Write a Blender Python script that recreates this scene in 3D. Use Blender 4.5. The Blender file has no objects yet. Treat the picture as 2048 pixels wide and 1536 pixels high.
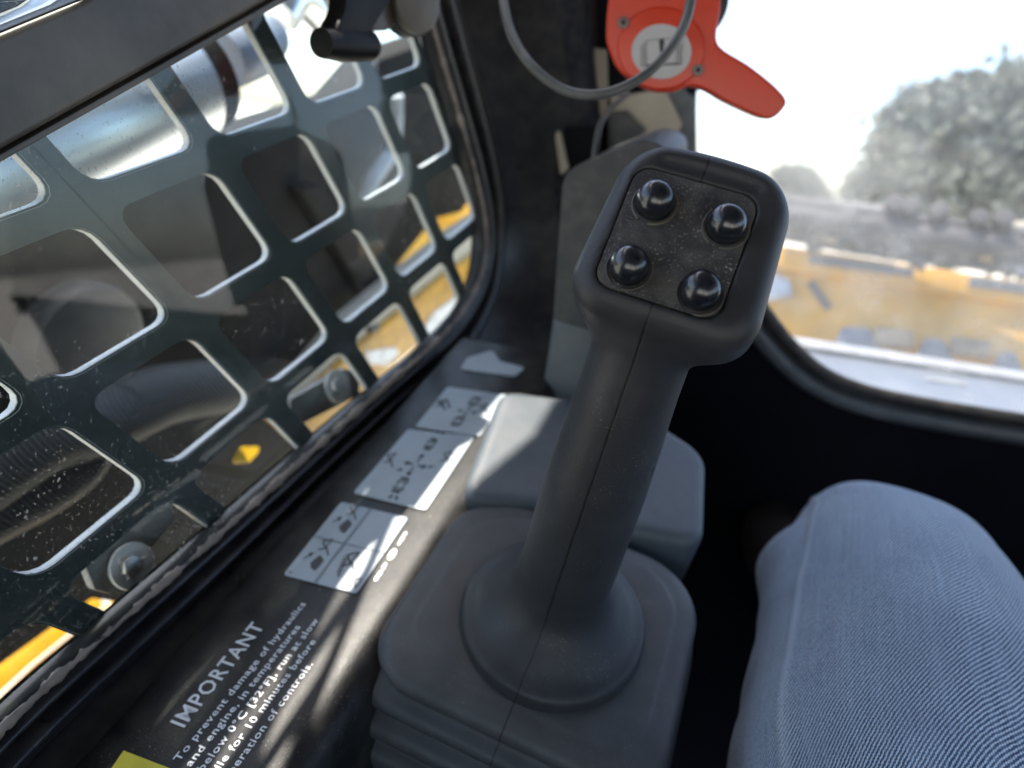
import bpy, bmesh, math, random
import numpy as np
from mathutils import Matrix, Vector
random.seed(7); rng = np.random.default_rng(7)

# ------------------------------------------------------------------ camera, world, sun, exposure
F = 1420.0                                     # focal length in pixels of a 2048 px wide frame
def nrm(v):
    v = np.array(v, float); return v / np.linalg.norm(v)
_Y = nrm((676, 948, -F)); _p1 = np.array((626, 28, -F)); _p2 = np.array((1024, -102, -F))
_d = _p2 * ((_Y @ _p1) / (_Y @ _p2)) - _p1
_X = nrm(_d if _d[0] > 0 else -_d); _Z = np.cross(_X, _Y)
MC = np.array([_X, _Y, _Z])                    # camera axes -> cab axes
UP = nrm(MC @ np.array((.169, .934, .309)))    # gravity in cab axes: the console slopes up towards the front
_q = Vector(UP).rotation_difference(Vector((0, 0, 1)))
R = np.array(_q.to_matrix())                   # cab axes -> world axes
M = R @ MC
CX, CY, CZ = R[:, 0], R[:, 1], R[:, 2]
sc = bpy.context.scene
cam = bpy.data.cameras.new("camera"); cam.sensor_width = 36; cam.lens = 36 * F / 2048
cam.clip_start = .01; cam.clip_end = 2000
cam.dof.use_dof = True; cam.dof.focus_distance = .262; cam.dof.aperture_fstop = 6.6
camo = bpy.data.objects.new("camera", cam); sc.collection.objects.link(camo); sc.camera = camo
camo.matrix_world = Matrix(M.tolist()).to_4x4()

SUN_CAB = nrm((.46, -.40, -1.0))                # travel direction of the sunlight in cab axes
sun_t = R @ SUN_CAB
elev = math.asin(-sun_t[2]); az = math.atan2(-sun_t[0], -sun_t[1])
world = bpy.data.worlds.new("World"); sc.world = world; world.use_nodes = True
wn = world.node_tree.nodes; wl = world.node_tree.links
bg = wn["Background"]; sky = wn.new("ShaderNodeTexSky"); sky.sky_type = 'NISHITA'
sky.sun_disc = False; sky.sun_elevation = elev; sky.sun_rotation = az; sky.dust_density = 2.0; sky.air_density = 1.0
wl.new(sky.outputs[0], bg.inputs[0]); bg.inputs[1].default_value = .15
sl = bpy.data.lights.new("sun", 'SUN'); sl.energy = 3.0; sl.angle = math.radians(.55); sl.color = (1, .93, .82)
so = bpy.data.objects.new("sun", sl); sc.collection.objects.link(so)
so.rotation_euler = Vector(sun_t).to_track_quat('-Z', 'Y').to_euler(); so.location = (0, 0, 5)
sc.view_settings.view_transform = 'Standard'; sc.view_settings.look = 'None'
sc.view_settings.exposure = 2.08; sc.view_settings.gamma = 1
sc.render.engine = 'CYCLES'
sc.cycles.max_bounces = 10; sc.cycles.transparent_max_bounces = 12; sc.cycles.sample_clamp_indirect = 6

# ------------------------------------------------------------------ geometry helpers
def ray(x, y): return M @ np.array(((x - 1024) / F, (768 - y) / F, -1.))
def cab(x, y, z): return R @ np.array((x, y, z), float)
class Plane:
    def __init__(s, p, n, a=None):
        s.p = np.array(p, float); s.n = nrm(n)
        a = CX if a is None else a
        s.a = nrm(a - (a @ s.n) * s.n); s.b = np.cross(s.n, s.a)
    def hit(s, x, y, h=0):
        r = ray(x, y); return r * (((s.p + s.n * h) @ s.n) / (r @ s.n))
    def uv(s, x, y, h=0):
        d = s.hit(x, y, h) - s.p; return np.array((d @ s.a, d @ s.b))
    def at(s, u, v, h=0): return s.p + s.a * u + s.b * v + s.n * h

def link(o, parent=None):
    sc.collection.objects.link(o)
    if parent is not None:
        o.parent = parent
    return o
def tag(o, label=None, cat=None, group=None, kind=None):
    if label: o['label'] = label
    if cat: o['category'] = cat
    if group: o['group'] = group
    if kind: o['kind'] = kind
    return o
def thing(name, label, cat, p=(0, 0, 0), group=None):
    o = bpy.data.objects.new(name, None); o.empty_display_size = .01
    o.location = Vector([float(c) for c in p]); link(o)
    return tag(o, label, cat, group)
def mesh(name, verts, faces, m, parent=None, smooth=True, bevel=0, seg=2, auto=None, label=None):
    verts = np.array(verts, float)
    if parent is not None:
        off = np.array(parent.location); pp = parent.parent
        while pp is not None:
            off = off + np.array(pp.location); pp = pp.parent
        verts = verts - off
    me = bpy.data.meshes.new(name); me.from_pydata(verts.tolist(), [], [list(f) for f in faces]); me.update()
    if bevel:
        bm = bmesh.new(); bm.from_mesh(me); bmesh.ops.recalc_face_normals(bm, faces=bm.faces)
        es = [e for e in bm.edges if len(e.link_faces) == 2 and e.calc_face_angle(0) > .6]
        bmesh.ops.bevel(bm, geom=es, offset=bevel, segments=seg, profile=.6, affect='EDGES', clamp_overlap=True)
        bm.to_mesh(me); bm.free()
    else:
        bm = bmesh.new(); bm.from_mesh(me); bmesh.ops.recalc_face_normals(bm, faces=bm.faces); bm.to_mesh(me); bm.free()
    me.materials.append(m)
    if smooth:
        me.polygons.foreach_set('use_smooth', [True] * len(me.polygons))
        if auto is None: auto = 40
        if auto < 180: me.set_sharp_from_angle(angle=math.radians(auto))
    o = bpy.data.objects.new(name, me); link(o, parent)
    if label: o['label'] = label
    return o
def smooth_path(pts, n=60, closed=False):
    p = np.array(pts, float); k = len(p); out = []
    segs = k if closed else k - 1
    L = [np.linalg.norm(p[(i + 1) % k] - p[i]) for i in range(segs)]; tot = sum(L)
    for i in range(segs):
        if closed: a, b, c, d = p[(i - 1) % k], p[i], p[(i + 1) % k], p[(i + 2) % k]
        else: a, b, c, d = p[max(i - 1, 0)], p[i], p[i + 1], p[min(i + 2, k - 1)]
        m = max(2, int(round(n * L[i] / tot)))
        for t in np.linspace(0, 1, m, endpoint=False):
            out.append(.5 * ((2 * b) + (c - a) * t + (2 * a - 5 * b + 4 * c - d) * t * t + (3 * b - a - 3 * c + d) * t ** 3))
    if not closed: out.append(p[-1])
    return np.array(out)
def tube(name, pts, rad, m, parent=None, n=40, seg=14, cap=True, smoothp=True, **kw):
    P = smooth_path(pts, n) if smoothp else np.array(pts, float)
    rad = np.interp(np.linspace(0, 1, len(P)), np.linspace(0, 1, len(np.atleast_1d(rad))), np.atleast_1d(rad))
    T = np.gradient(P, axis=0); V = []; Fs = []; t0 = nrm(T[0])
    a = nrm(np.cross(t0, (.3, .2, .9) if abs(t0[2]) < .9 else (1., 0, 0)))
    for i, (p, t) in enumerate(zip(P, T)):
        t = nrm(t); a = nrm(a - (a @ t) * t); b = np.cross(t, a)
        for k in range(seg):
            q = 2 * math.pi * k / seg; V.append(p + rad[i] * (math.cos(q) * a + math.sin(q) * b))
    for i in range(len(P) - 1):
        for k in range(seg):
            Fs.append((i * seg + k, i * seg + (k + 1) % seg, (i + 1) * seg + (k + 1) % seg, (i + 1) * seg + k))
    if cap: Fs.append(range(seg)); Fs.append(range((len(P) - 1) * seg, len(P) * seg))
    return mesh(name, V, Fs, m, parent, **kw)
def rounded(poly, r, seg=6):
    """round the corners of a 2-D polygon"""
    poly = [np.array(p, float) for p in poly]; out = []; k = len(poly)
    rr = r if hasattr(r, '__len__') else [r] * k
    for i in range(k):
        a, b, c = poly[i - 1], poly[i], poly[(i + 1) % k]
        d1 = nrm(a - b); d2 = nrm(c - b); ang = math.acos(np.clip(d1 @ d2, -1, 1))
        if rr[i] <= 0 or ang > 3.1: out.append(b); continue
        t = min(rr[i] / math.tan(ang / 2), .48 * np.linalg.norm(a - b), .48 * np.linalg.norm(c - b))
        p0 = b + d1 * t; p1 = b + d2 * t
        for s in np.linspace(0, 1, seg + 1): out.append((1 - s) ** 2 * p0 + 2 * s * (1 - s) * (b * .82 + (p0 + p1) * .09) + s * s * p1)
    return np.array(out)
def slab(name, pl, pix, thick, m, parent=None, r=0, bevel=0, h=0, uvs=None, **kw):
    """prism whose front face is the pixel polygon on the plane, going back by thick (against the normal)"""
    poly = uvs if uvs is not None else [pl.uv(x, y, h) for x, y in pix]
    poly = rounded(poly, r) if (hasattr(r, '__len__') or r > 0) else np.array(poly)
    n = len(poly); V = [pl.at(u, v, h) for u, v in poly] + [pl.at(u, v, h - thick) for u, v in poly]
    Fs = [list(range(n)), list(range(2 * n - 1, n - 1, -1))] + [(i, (i + 1) % n, n + (i + 1) % n, n + i) for i in range(n)]
    return mesh(name, V, Fs, m, parent, bevel=bevel, **kw)
def box(name, lo, hi, m, parent=None, bevel=0, ax=None, **kw):
    A = ax if ax is not None else R
    V = [A @ np.array((x, y, z)) for x in (lo[0], hi[0]) for y in (lo[1], hi[1]) for z in (lo[2], hi[2])]
    Fs = [(0, 1, 3, 2), (4, 6, 7, 5), (0, 4, 5, 1), (2, 3, 7, 6), (0, 2, 6, 4), (1, 5, 7, 3)]
    return mesh(name, V, Fs, m, parent, bevel=bevel, **kw)
def disc(name, c, n, r, thick, m, parent=None, seg=40, bevel=0, a=None, sy=1, **kw):
    pl = Plane(c, n, a)
    return slab(name, pl, None, thick, m, parent, bevel=bevel, uvs=[(r * math.cos(t), sy * r * math.sin(t)) for t in np.linspace(0, 2 * math.pi, seg, endpoint=False)], **kw)
def sweep(name, pl, path_uv, prof, m, parent=None, out=1, ws=None, **kw):
    """path in plane coordinates, profile = [(outward distance, height)] ; open path"""
    P = np.array(path_uv); T = np.gradient(P, axis=0); T /= np.linalg.norm(T, axis=1)[:, None]
    Nn = np.stack([T[:, 1], -T[:, 0]], 1) * out; V = []; k = len(prof)
    for i, (p, nn) in enumerate(zip(P, Nn)):
        for d, h in prof:
            q = p + nn * d * (1 if ws is None else ws[i]); V.append(pl.at(q[0], q[1], h))
    Fs = [(i * k + j, i * k + j + 1, (i + 1) * k + j + 1, (i + 1) * k + j) for i in range(len(P) - 1) for j in range(k - 1)]
    return mesh(name, V, Fs, m, parent, **kw)

def surface_nets(D, o, h):
    S = D < 0; nx, ny, nz = D.shape
    acc = np.zeros((nx - 1, ny - 1, nz - 1, 3)); cnt = np.zeros((nx - 1, ny - 1, nz - 1))
    c = [(i, j, k) for i in (0, 1) for j in (0, 1) for k in (0, 1)]
    sl_ = lambda A, q: A[q[0]:nx - 1 + q[0], q[1]:ny - 1 + q[1], q[2]:nz - 1 + q[2]]
    for a in range(8):
        for b in range(a + 1, 8):
            ca, cb = np.array(c[a]), np.array(c[b])
            if abs(ca - cb).sum() != 1: continue
            x = sl_(S, c[a]) != sl_(S, c[b]); da = sl_(D, c[a])[x]; db = sl_(D, c[b])[x]; t = da / (da - db)
            acc[x] += ca + t[:, None] * (cb - ca); cnt[x] += 1
    act = cnt > 0; idx = -np.ones(cnt.shape, int); idx[act] = np.arange(act.sum())
    ijk = np.argwhere(act); V = (ijk + acc[act] / cnt[act][:, None]) * h + o; Q = []
    for ax in range(3):
        o1, o2 = [a for a in range(3) if a != ax]
        A = S.take(range(D.shape[ax] - 1), ax); B = S.take(range(1, D.shape[ax]), ax)
        e = np.argwhere(A != B); e = e[(e[:, o1] > 0) & (e[:, o2] > 0) & (e[:, o1] < D.shape[o1] - 1) & (e[:, o2] < D.shape[o2] - 1)]
        q = []
        for s1, s2 in ((0, 0), (1, 0), (1, 1), (0, 1)):
            f = e.copy(); f[:, o1] -= s1; f[:, o2] -= s2; q.append(idx[f[:, 0], f[:, 1], f[:, 2]])
        Q.append(np.stack(q, 1))
    return V, np.concatenate(Q)

# ------------------------------------------------------------------ materials
def nt(name):
    m = bpy.data.materials.new(name); m.use_nodes = True; n = m.node_tree.nodes; l = m.node_tree.links
    return m, n, l, n["Principled BSDF"]
def coords(n, l, scale=1, kind='Object'):
    tc = n.new("ShaderNodeTexCoord"); mp = n.new("ShaderNodeMapping"); l.new(tc.outputs[kind], mp.inputs[0])
    mp.inputs['Scale'].default_value = (scale,) * 3 if not hasattr(scale, '__len__') else scale
    return mp.outputs[0]
def noise(n, l, vec, scale, detail=3, rough=.55):
    t = n.new("ShaderNodeTexNoise"); t.inputs['Scale'].default_value = scale; t.inputs['Detail'].default_value = detail
    t.inputs['Roughness'].default_value = rough; l.new(vec, t.inputs['Vector']); return t.outputs['Fac']
def ramp(n, l, f, a, b, ca=(0, 0, 0, 1), cb=(1, 1, 1, 1)):
    r = n.new("ShaderNodeValToRGB"); r.color_ramp.elements[0].position = a; r.color_ramp.elements[1].position = b
    r.color_ramp.elements[0].color = ca; r.color_ramp.elements[1].color = cb; l.new(f, r.inputs[0]); return r.outputs[0]
def mixc(n, l, f, a, b, mode='MIX'):
    x = n.new("ShaderNodeMix"); x.data_type = 'RGBA'; x.blend_type = mode
    for s, v in ((x.inputs[0], f), (x.inputs[6], a), (x.inputs[7], b)):
        if hasattr(v, 'is_output') or isinstance(v, bpy.types.NodeSocket): l.new(v, s)
        else: s.default_value = v if not hasattr(v, '__len__') else (*v[:3], 1)
    return x.outputs[2]
def math_(n, l, op, a, b=0., c=None):
    x = n.new("ShaderNodeMath"); x.operation = op
    for s, v in zip(x.inputs, (a, b) if c is None else (a, b, c)):
        if isinstance(v, bpy.types.NodeSocket): l.new(v, s)
        else: s.default_value = v
    return x.outputs[0]
def bump(n, l, hgt, dist, strength=1, prev=None):
    b = n.new("ShaderNodeBump"); b.inputs['Distance'].default_value = dist; b.inputs['Strength'].default_value = strength
    l.new(hgt, b.inputs['Height'])
    if prev is not None: l.new(prev, b.inputs['Normal'])
    return b.outputs[0]
def surf(name, col, rough=.5, metal=0, dust=0, dustcol=(.42, .37, .3), var=.25, vscale=30, grain=0, gscale=1500, specks=0, spec=.5, coat=0, kind='Object'):
    """plain surface: colour variation, soft dust film, fine specks of dust and grain relief"""
    m, n, l, b = nt(name); v = coords(n, l)
    f = noise(n, l, v, vscale, 4)
    c = mixc(n, l, ramp(n, l, f, .3, .7), tuple(x * (1 - var) for x in col), tuple(min(1, x * (1 + var)) for x in col))
    if dust:
        d = ramp(n, l, noise(n, l, v, vscale * 1.7, 6, .65), .42, .85)
        c = mixc(n, l, math_(n, l, 'MULTIPLY', d, dust), c, dustcol)
    if specks:
        s = ramp(n, l, noise(n, l, v, 1100, 2, .6), .69 - .03 * specks, .73)
        s2 = ramp(n, l, noise(n, l, v, 90, 3), .35, .75)
        s = math_(n, l, 'MULTIPLY', s, s2); c = mixc(n, l, math_(n, l, 'MULTIPLY', s, min(1, .6 * specks)), c, dustcol)
    l.new(c, b.inputs['Base Color'])
    rr = n.new("ShaderNodeMapRange"); l.new(f, rr.inputs[0]); rr.inputs[3].default_value = max(.02, rough - .1); rr.inputs[4].default_value = min(1, rough + .12)
    l.new(rr.outputs[0], b.inputs['Roughness'])
    b.inputs['Metallic'].default_value = metal; b.inputs['Specular IOR Level'].default_value = spec; b.inputs['Coat Weight'].default_value = coat
    if grain:
        l.new(bump(n, l, noise(n, l, v, gscale, 3), .0003, grain), b.inputs['Normal'])
    return m
BLACK = surf('black_plastic', (.018, .018, .02), .45, grain=.15, dust=.15, vscale=40)
BLACKPAINT = surf('black_paint', (.016, .0165, .019), .3, grain=.25, gscale=900, dust=.12, specks=.3)
DEEP = surf('black_interior_panel', (.006, .007, .011), .75, spec=.15)
FELT = surf('dark_cab_lining', (.022, .023, .031), .95, var=.2, vscale=60, grain=.8, gscale=900, dust=.12, spec=.15)
PANELM = surf('textured_black_console', (.012, .012, .013), .36, grain=.55, gscale=1300, dust=.10, specks=1.3, spec=.3)
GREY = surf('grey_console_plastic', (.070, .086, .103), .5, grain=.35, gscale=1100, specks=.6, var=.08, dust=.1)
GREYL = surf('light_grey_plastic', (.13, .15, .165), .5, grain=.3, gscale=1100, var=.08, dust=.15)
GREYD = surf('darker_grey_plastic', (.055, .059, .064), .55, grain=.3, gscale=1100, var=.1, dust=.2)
RUB = surf('bellows_rubber', (.045, .046, .05), .6, grain=.25, gscale=1200, dust=.14, specks=.9, var=.12, spec=.35)
BUTTON = surf('glossy_black_button', (.012, .015, .021), .22, spec=.8, var=0, coat=.1)
COLLAR = surf('button_collar', (.03, .028, .028), .45, dust=.4, specks=1)
STICK = surf('pale_sticker', (.34, .39, .44), .4, var=.06, dust=.12)
INK = surf('dark_ink', (.035, .037, .04), .5)
INKL = surf('soft_ink', (.19, .21, .23), .5)
WHITE = surf('white_print', (.75, .76, .78), .5, var=.05)
RED = surf('red_plastic', (.66, .040, .010), .3, var=.1, dust=.05)
SCREW = surf('screw_steel', (.4, .38, .36), .35, metal=1)
STEEL = surf('dusty_steel', (.4, .43, .48), .4, metal=.6, dust=.3)
YEL = surf('yellow_paint', (.62, .30, .01), .4, var=.12, dust=.15)
YELD = surf('dull_yellow_paint', (.50, .26, .012), .6, var=.25, dust=.25, vscale=6, dustcol=(.25, .2, .12))
YPRINT = surf('yellow_print', (.62, .52, .02), .5)
GUARD = surf('dark_guard_paint', (.009, .019, .020), .35, dust=.06, specks=.5)
GEDGE_LIT = surf('guard_edge_painted_light', (.55, .56, .57), .4, dust=.2, var=.12)  # pale colour paints in the light that the hole edges catch
WPAINT = surf('polished_cylinder', (.86, .89, .93), .3, var=.05, vscale=8, metal=.85)
DKMACH = surf('dark_machine_paint', (.010, .0095, .009), .7, var=.6, vscale=15, dust=.18, dustcol=(.06, .04, .025), spec=.12)
BEIGE = surf('beige_sheet', (.50, .45, .36), .7, var=.1)
CABLE = surf('grey_cable', (.09, .10, .10), .4, var=.3, dust=.2)
BLUESTEEL = surf('blue_grey_steel', (.09, .11, .15), .45, var=.15, vscale=9, dust=.2, dustcol=(.25, .25, .25))
BROWN = surf('brown_dusty_bar', (.05, .047, .042), .38, var=.35, vscale=25, dust=.75, dustcol=(.15, .135, .115), grain=.25)
REDDK = surf('dark_red_strip', (.035, .008, .009), .8)
RUST = surf('rusty_brown_plate', (.25, .09, .04), .7, dust=.3)

# ------------------------------------------------------------------ joystick
def meshl(name, V, Fs, m, parent, bevel=0, auto=40, seg=2, label=None):
    me = bpy.data.meshes.new(name)
    me.from_pydata(np.asarray(V, float).tolist(), [], [list(map(int, f)) for f in Fs]); me.update()
    bm = bmesh.new(); bm.from_mesh(me); bmesh.ops.recalc_face_normals(bm, faces=bm.faces)
    if bevel:
        es = [e for e in bm.edges if len(e.link_faces) == 2 and e.calc_face_angle(0) > .6]
        bmesh.ops.bevel(bm, geom=es, offset=bevel, segments=seg, profile=.6, affect='EDGES', clamp_overlap=True)
    bm.to_mesh(me); bm.free(); me.materials.append(m)
    me.polygons.foreach_set('use_smooth', [True] * len(me.polygons))
    if auto < 180: me.set_sharp_from_angle(angle=math.radians(auto))
    o = bpy.data.objects.new(name, me); link(o, parent)
    if label: o['label'] = label
    return o
def grip_material(name, base, seam=True, leather=1.):
    m, n, l, b = nt(name); v = coords(n, l)
    f = noise(n, l, v, 60, 4)
    c = mixc(n, l, ramp(n, l, f, .3, .7), tuple(x * .86 for x in base), tuple(x * 1.15 for x in base))
    s = ramp(n, l, noise(n, l, v, 1200, 2, .6), .64, .71); s2 = ramp(n, l, noise(n, l, v, 45, 4, .6), .45, .75)
    sp = n.new("ShaderNodeSeparateXYZ"); l.new(v, sp.inputs[0])
    c = mixc(n, l, math_(n, l, 'MULTIPLY', math_(n, l, 'MULTIPLY', s, s2), .6), c, (.36, .34, .30))
    c = mixc(n, l, math_(n, l, 'MULTIPLY', ramp(n, l, noise(n, l, v, 22, 5, .7), .55, .9), .10), c, (.3, .27, .22))
    vo = n.new("ShaderNodeTexVoronoi"); vo.feature = 'SMOOTH_F1'; vo.inputs['Scale'].default_value = 900; l.new(v, vo.inputs['Vector'])
    nb = bump(n, l, vo.outputs['Distance'], .00012, .55 * leather)
    if seam:
        x = math_(n, l, 'ADD', sp.outputs[0], math_(n, l, 'MULTIPLY', math_(n, l, 'SUBTRACT', noise(n, l, v, 160, 4), .5), .0007))
        x = math_(n, l, 'ADD', x, math_(n, l, 'MULTIPLY', sp.outputs[2], -.018))
        ax = math_(n, l, 'ABSOLUTE', x)
        wv = math_(n, l, 'ADD', .00010, math_(n, l, 'MULTIPLY', noise(n, l, v, 300, 2), .00045))
        e = math_(n, l, 'LESS_THAN', ax, wv)
        e = math_(n, l, 'MULTIPLY', e, .92)
        c = mixc(n, l, e, c, (.004, .004, .004))
        mr = n.new("ShaderNodeMapRange"); l.new(ax, mr.inputs[0]); mr.inputs[1].default_value = 0; mr.inputs[2].default_value = .0009
        nb = bump(n, l, mr.outputs[0], .0003, .6, nb)
    l.new(c, b.inputs['Base Color']); l.new(nb, b.inputs['Normal'])
    b.inputs['Roughness'].default_value = .5; b.inputs['Specular IOR Level'].default_value = .4
    return m
GRIPM = grip_material('black_soft_grip', (.033, .035, .040))
FACEM = surf('dusty_face_panel', (.042, .042, .045), .6, grain=.6, gscale=1200, specks=3.3, dust=.22, dustcol=(.50, .48, .44), vscale=50, spec=.3)

BJ = ray(1100, 1235) * .36
joy = thing('joystick', 'black joystick with four glossy round buttons rising from a rubber bellows', 'joystick', BJ)
joy.rotation_euler = Matrix(R.tolist()).to_euler()
E48 = math.radians(48)
HC = np.array((3.3, 2.7, 210.1)); HX = np.array((1., 0, 0))
HD = np.array((0, -math.sin(E48), -math.cos(E48))); HN = np.array((0, -math.cos(E48), math.sin(E48)))
def smin(a, b, k):
    h = np.clip(.5 + .5 * (b - a) / k, 0, 1); return b * (1 - h) + a * h - k * h * (1 - h)
def build_grip():
    h = .85; lo = np.array((-56., -56, -6)); hi = np.array((58, 62, 250))
    g = [np.arange(lo[i], hi[i], h, dtype=np.float32) for i in range(3)]
    X, Y, Z = np.meshgrid(*g, indexing='ij')
    # stick: round cone with varying radius
    zc = np.clip(Z, 12, 172)
    rad = np.interp(zc, [12, 30, 60, 100, 125, 150, 175, 190], [23.2, 22.8, 22.4, 21.6, 20.2, 18.9, 18.4, 18.2]).astype(np.float32)
    cx = .018 * zc + .1; cy = np.interp(zc, [0, 100, 150, 172], [1.5, 1.5, 3.0, 5.5]).astype(np.float32)
    sx = X - cx; sy = (Y - cy) / 1.06
    st = np.sqrt(sx * sx + sy * sy + (Z - zc) ** 2) - rad
    # dome
    ex, ey, ez = 46.5, 48.5, 27.
    dz = Z + 8; q = np.sqrt(((X - 1.3) / ex) ** 2 + ((Y - 1.5) / ey) ** 2 + (dz / ez) ** 2)
    do = (q - 1) * 32
    rr = np.sqrt(((X - 1.3) / 1.0) ** 2 + ((Y - 1.5) / 1.04) ** 2) - 43.5; zz = np.abs(Z - 0) - 1.5
    lip = np.sqrt(np.maximum(rr, 0) ** 2 + np.maximum(zz, 0) ** 2) - 3.0
    do = smin(do, lip, 5)
    D = smin(st, do, 19)
    D = np.maximum(D, -4 - Z)
    # head
    P0 = X - HC[0]; P1 = Y - HC[1]; P2 = Z - HC[2]
    v = P1 * HD[1] + P2 * HD[2]; w = P1 * HN[1] + P2 * HN[2]
    uu = P0 - 2.6
    tap = 1 + .002 * v
    def rbox(u, vv, ww, hx, hy, hz, rc, re):
        a = np.abs(u) - (hx - rc); b = np.abs(vv) - (hy - rc)
        d2 = np.sqrt(np.maximum(a, 0) ** 2 + np.maximum(b, 0) ** 2) + np.minimum(np.maximum(a, b), 0) - rc
        e1 = d2 + re; e2 = np.abs(ww) - (hz - re)
        return np.sqrt(np.maximum(e1, 0) ** 2 + np.maximum(e2, 0) ** 2) + np.minimum(np.maximum(e1, e2), 0) - re
    bow = .004 * uu * uu
    hd = rbox(uu / tap, v + 3.0 - bow * .9 * (v < 0), w + 13.5, 31.6, 34.0, 14.0, 15, 8.5)
    D = smin(D, hd, 11)
    # recess for the face panel and the dusty valley above it
    rec = rbox(P0, v, w + .3, 21.6, 23.1, 1.5, 6.2, .2)
    D = np.maximum(D, -rec)
    a = np.maximum(np.abs(uu - .5) - 15.5, 0); val = np.sqrt(a * a + ((v + 27.2 - bow * .5) * 1.0) ** 2 + ((w - 1.6)) ** 2) - 2.5
    D = -smin(-D, val, 1.6)
    # small moulding pockets
    for (px, py, pz, rx, ry, rz) in ((24.2, -6, 32, 1.6, 2.0, 4.2), (-21.9, -9, 33, 1.2, 1.6, 3.2), (23.6, -4, 118, 2.2, 2.6, 5.0)):
        q = (np.sqrt(((X - px) / rx) ** 2 + ((Y - py) / ry) ** 2 + ((Z - pz) / rz) ** 2) - 1) * 1.8
        D = np.maximum(D, -q)
    V, Q = surface_nets(D, lo, h)
    return V / 1000, Q
V, Q = build_grip()
meshl('grip', V, Q, GRIPM, joy, auto=180)
def face_pt(u, v, w): return (HC + HX * u + HD * v + HN * w) / 1000
def face_prism(name, uv, w0, w1, m, parent, bevel=0, **kw):
    n = len(uv); V = [face_pt(a, b, w1) for a, b in uv] + [face_pt(a, b, w0) for a, b in uv]
    Fs = [list(range(n)), list(range(2 * n - 1, n - 1, -1))] + [(i, (i + 1) % n, n + (i + 1) % n, n + i) for i in range(n)]
    return meshl(name, V, Fs, m, parent, bevel=bevel, **kw)
face_prism('face_panel', rounded([(-21.2, -22.7), (21.2, -22.7), (21.2, 22.7), (-21.2, 22.7)], 6.0, 8), -1.6, .22, FACEM, joy, bevel=.00035)
for bu, bv in ((-11.1, -10.6), (13.6, -9.6), (-11.3, 14.2), (13.2, 15.0)):
    prof = [(0, 9.6), (1.4, 9.45), (2.9, 8.95), (4.3, 8.05), (5.4, 6.9), (6.1, 5.6), (6.42, 4.2), (6.45, 2.8), (6.45, -.6)]
    S = 40; V = []; Fs = []
    for r, w in prof[1:]:
        for k in range(S):
            t = 2 * math.pi * k / S; V.append(face_pt(bu + r * math.cos(t), bv + r * math.sin(t), w))
    V.append(face_pt(bu, bv, 9.6)); top = len(V) - 1
    for j in range(len(prof) - 2):
        for k in range(S): Fs.append((j * S + k, j * S + (k + 1) % S, (j + 1) * S + (k + 1) % S, (j + 1) * S + k))
    Fs += [(top, k, (k + 1) % S) for k in range(S)]
    b = meshl('push_button', V, Fs, BUTTON, joy, auto=180)
    # collar: a thin lip round the button, broken by a notch at its lower left
    V = []; Fs = []; cp = [(6.6, -.1), (6.65, .55), (7.45, .95), (7.85, .75), (7.95, 0)]; a0 = math.radians(118); a1 = a0 + math.radians(332); S = 48
    for k in range(S + 1):
        t = a0 + (a1 - a0) * k / S
        for r, w in cp: V.append(face_pt(bu + .1 + r * math.cos(t), bv + .3 + r * math.sin(t), w))
    c = len(cp)
    for k in range(S):
        for j in range(c - 1): Fs.append((k * c + j, k * c + j + 1, (k + 1) * c + j + 1, (k + 1) * c + j))
    Fs += [tuple(range(c)), tuple(range(S * c, S * c + c))]
    meshl('collar', V, Fs, COLLAR, b)

# bellows: stacked rounded squares
def rrect(cx, cy, hx, hy, r, S=12):
    out = []
    r0 = r
    for sx, sy, a in ((1, 1, 0), (-1, 1, 90), (-1, -1, 180), (1, -1, 270)):
        r = r0 if sy > 0 else r0 * .78
        for t in np.linspace(0, 90, S):
            q = math.radians(a + t); out.append((cx + sx * (hx - r) + r * math.cos(q), cy + sy * (hy - r) + r * math.sin(q)))
    return out
bw = joy
prof = [(-50, -3, 20), (-30, -2.6, 24), (-16, -3.2, 29), (-12.5, -3.7, 31), (-11, -4.6, 32), (-6, -5.6, 34), (-2, -7.2, 36), (.2, -9.4, 37), (.8, -12, 37), (-.4, -15, 37), (-2.2, -17, 36), (-2.6, -19, 36),
        (-.6, -20.6, 37), (2.4, -22.4, 38), (3.8, -25, 39), (3.4, -28, 39), (1.0, -30.4, 38), (.8, -32, 38), (3, -33.5, 39), (6, -35.5, 40), (7.5, -38.5, 41), (7, -42, 41), (4.4, -45, 40), (4.2, -47, 40), (7, -48.5, 40), (10, -51, 41), (11, -55, 42), (11, -72, 42)]
pp = []
pr = np.array(prof, float); tt = np.arange(len(pr)); ti = np.linspace(0, len(pr) - 1, 4 * len(pr))
V = []; 
for d, z, r in smooth_path(pr, 110):
    t_ = min(1, max(0, (-z - 10) / 38))
    V += [(x / 1000, y / 1000, z / 1000) for x, y in rrect(-.5 - 9 * t_, 6 - 3 * t_, 72.5 + d + 8 * t_, 67 + d + 3 * t_, max(r, 8))]
c = 48; k = len(V) // c
Fs = [(i * c + j, i * c + (j + 1) % c, (i + 1) * c + (j + 1) % c, (i + 1) * c + j) for i in range(k - 1) for j in range(c)] + [list(range(c))]
bellm = grip_material('bellows_rubber_seamed', (.064, .066, .071), True, .35)
meshl('bellows', V, Fs, bellm, bw, auto=60)

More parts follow.
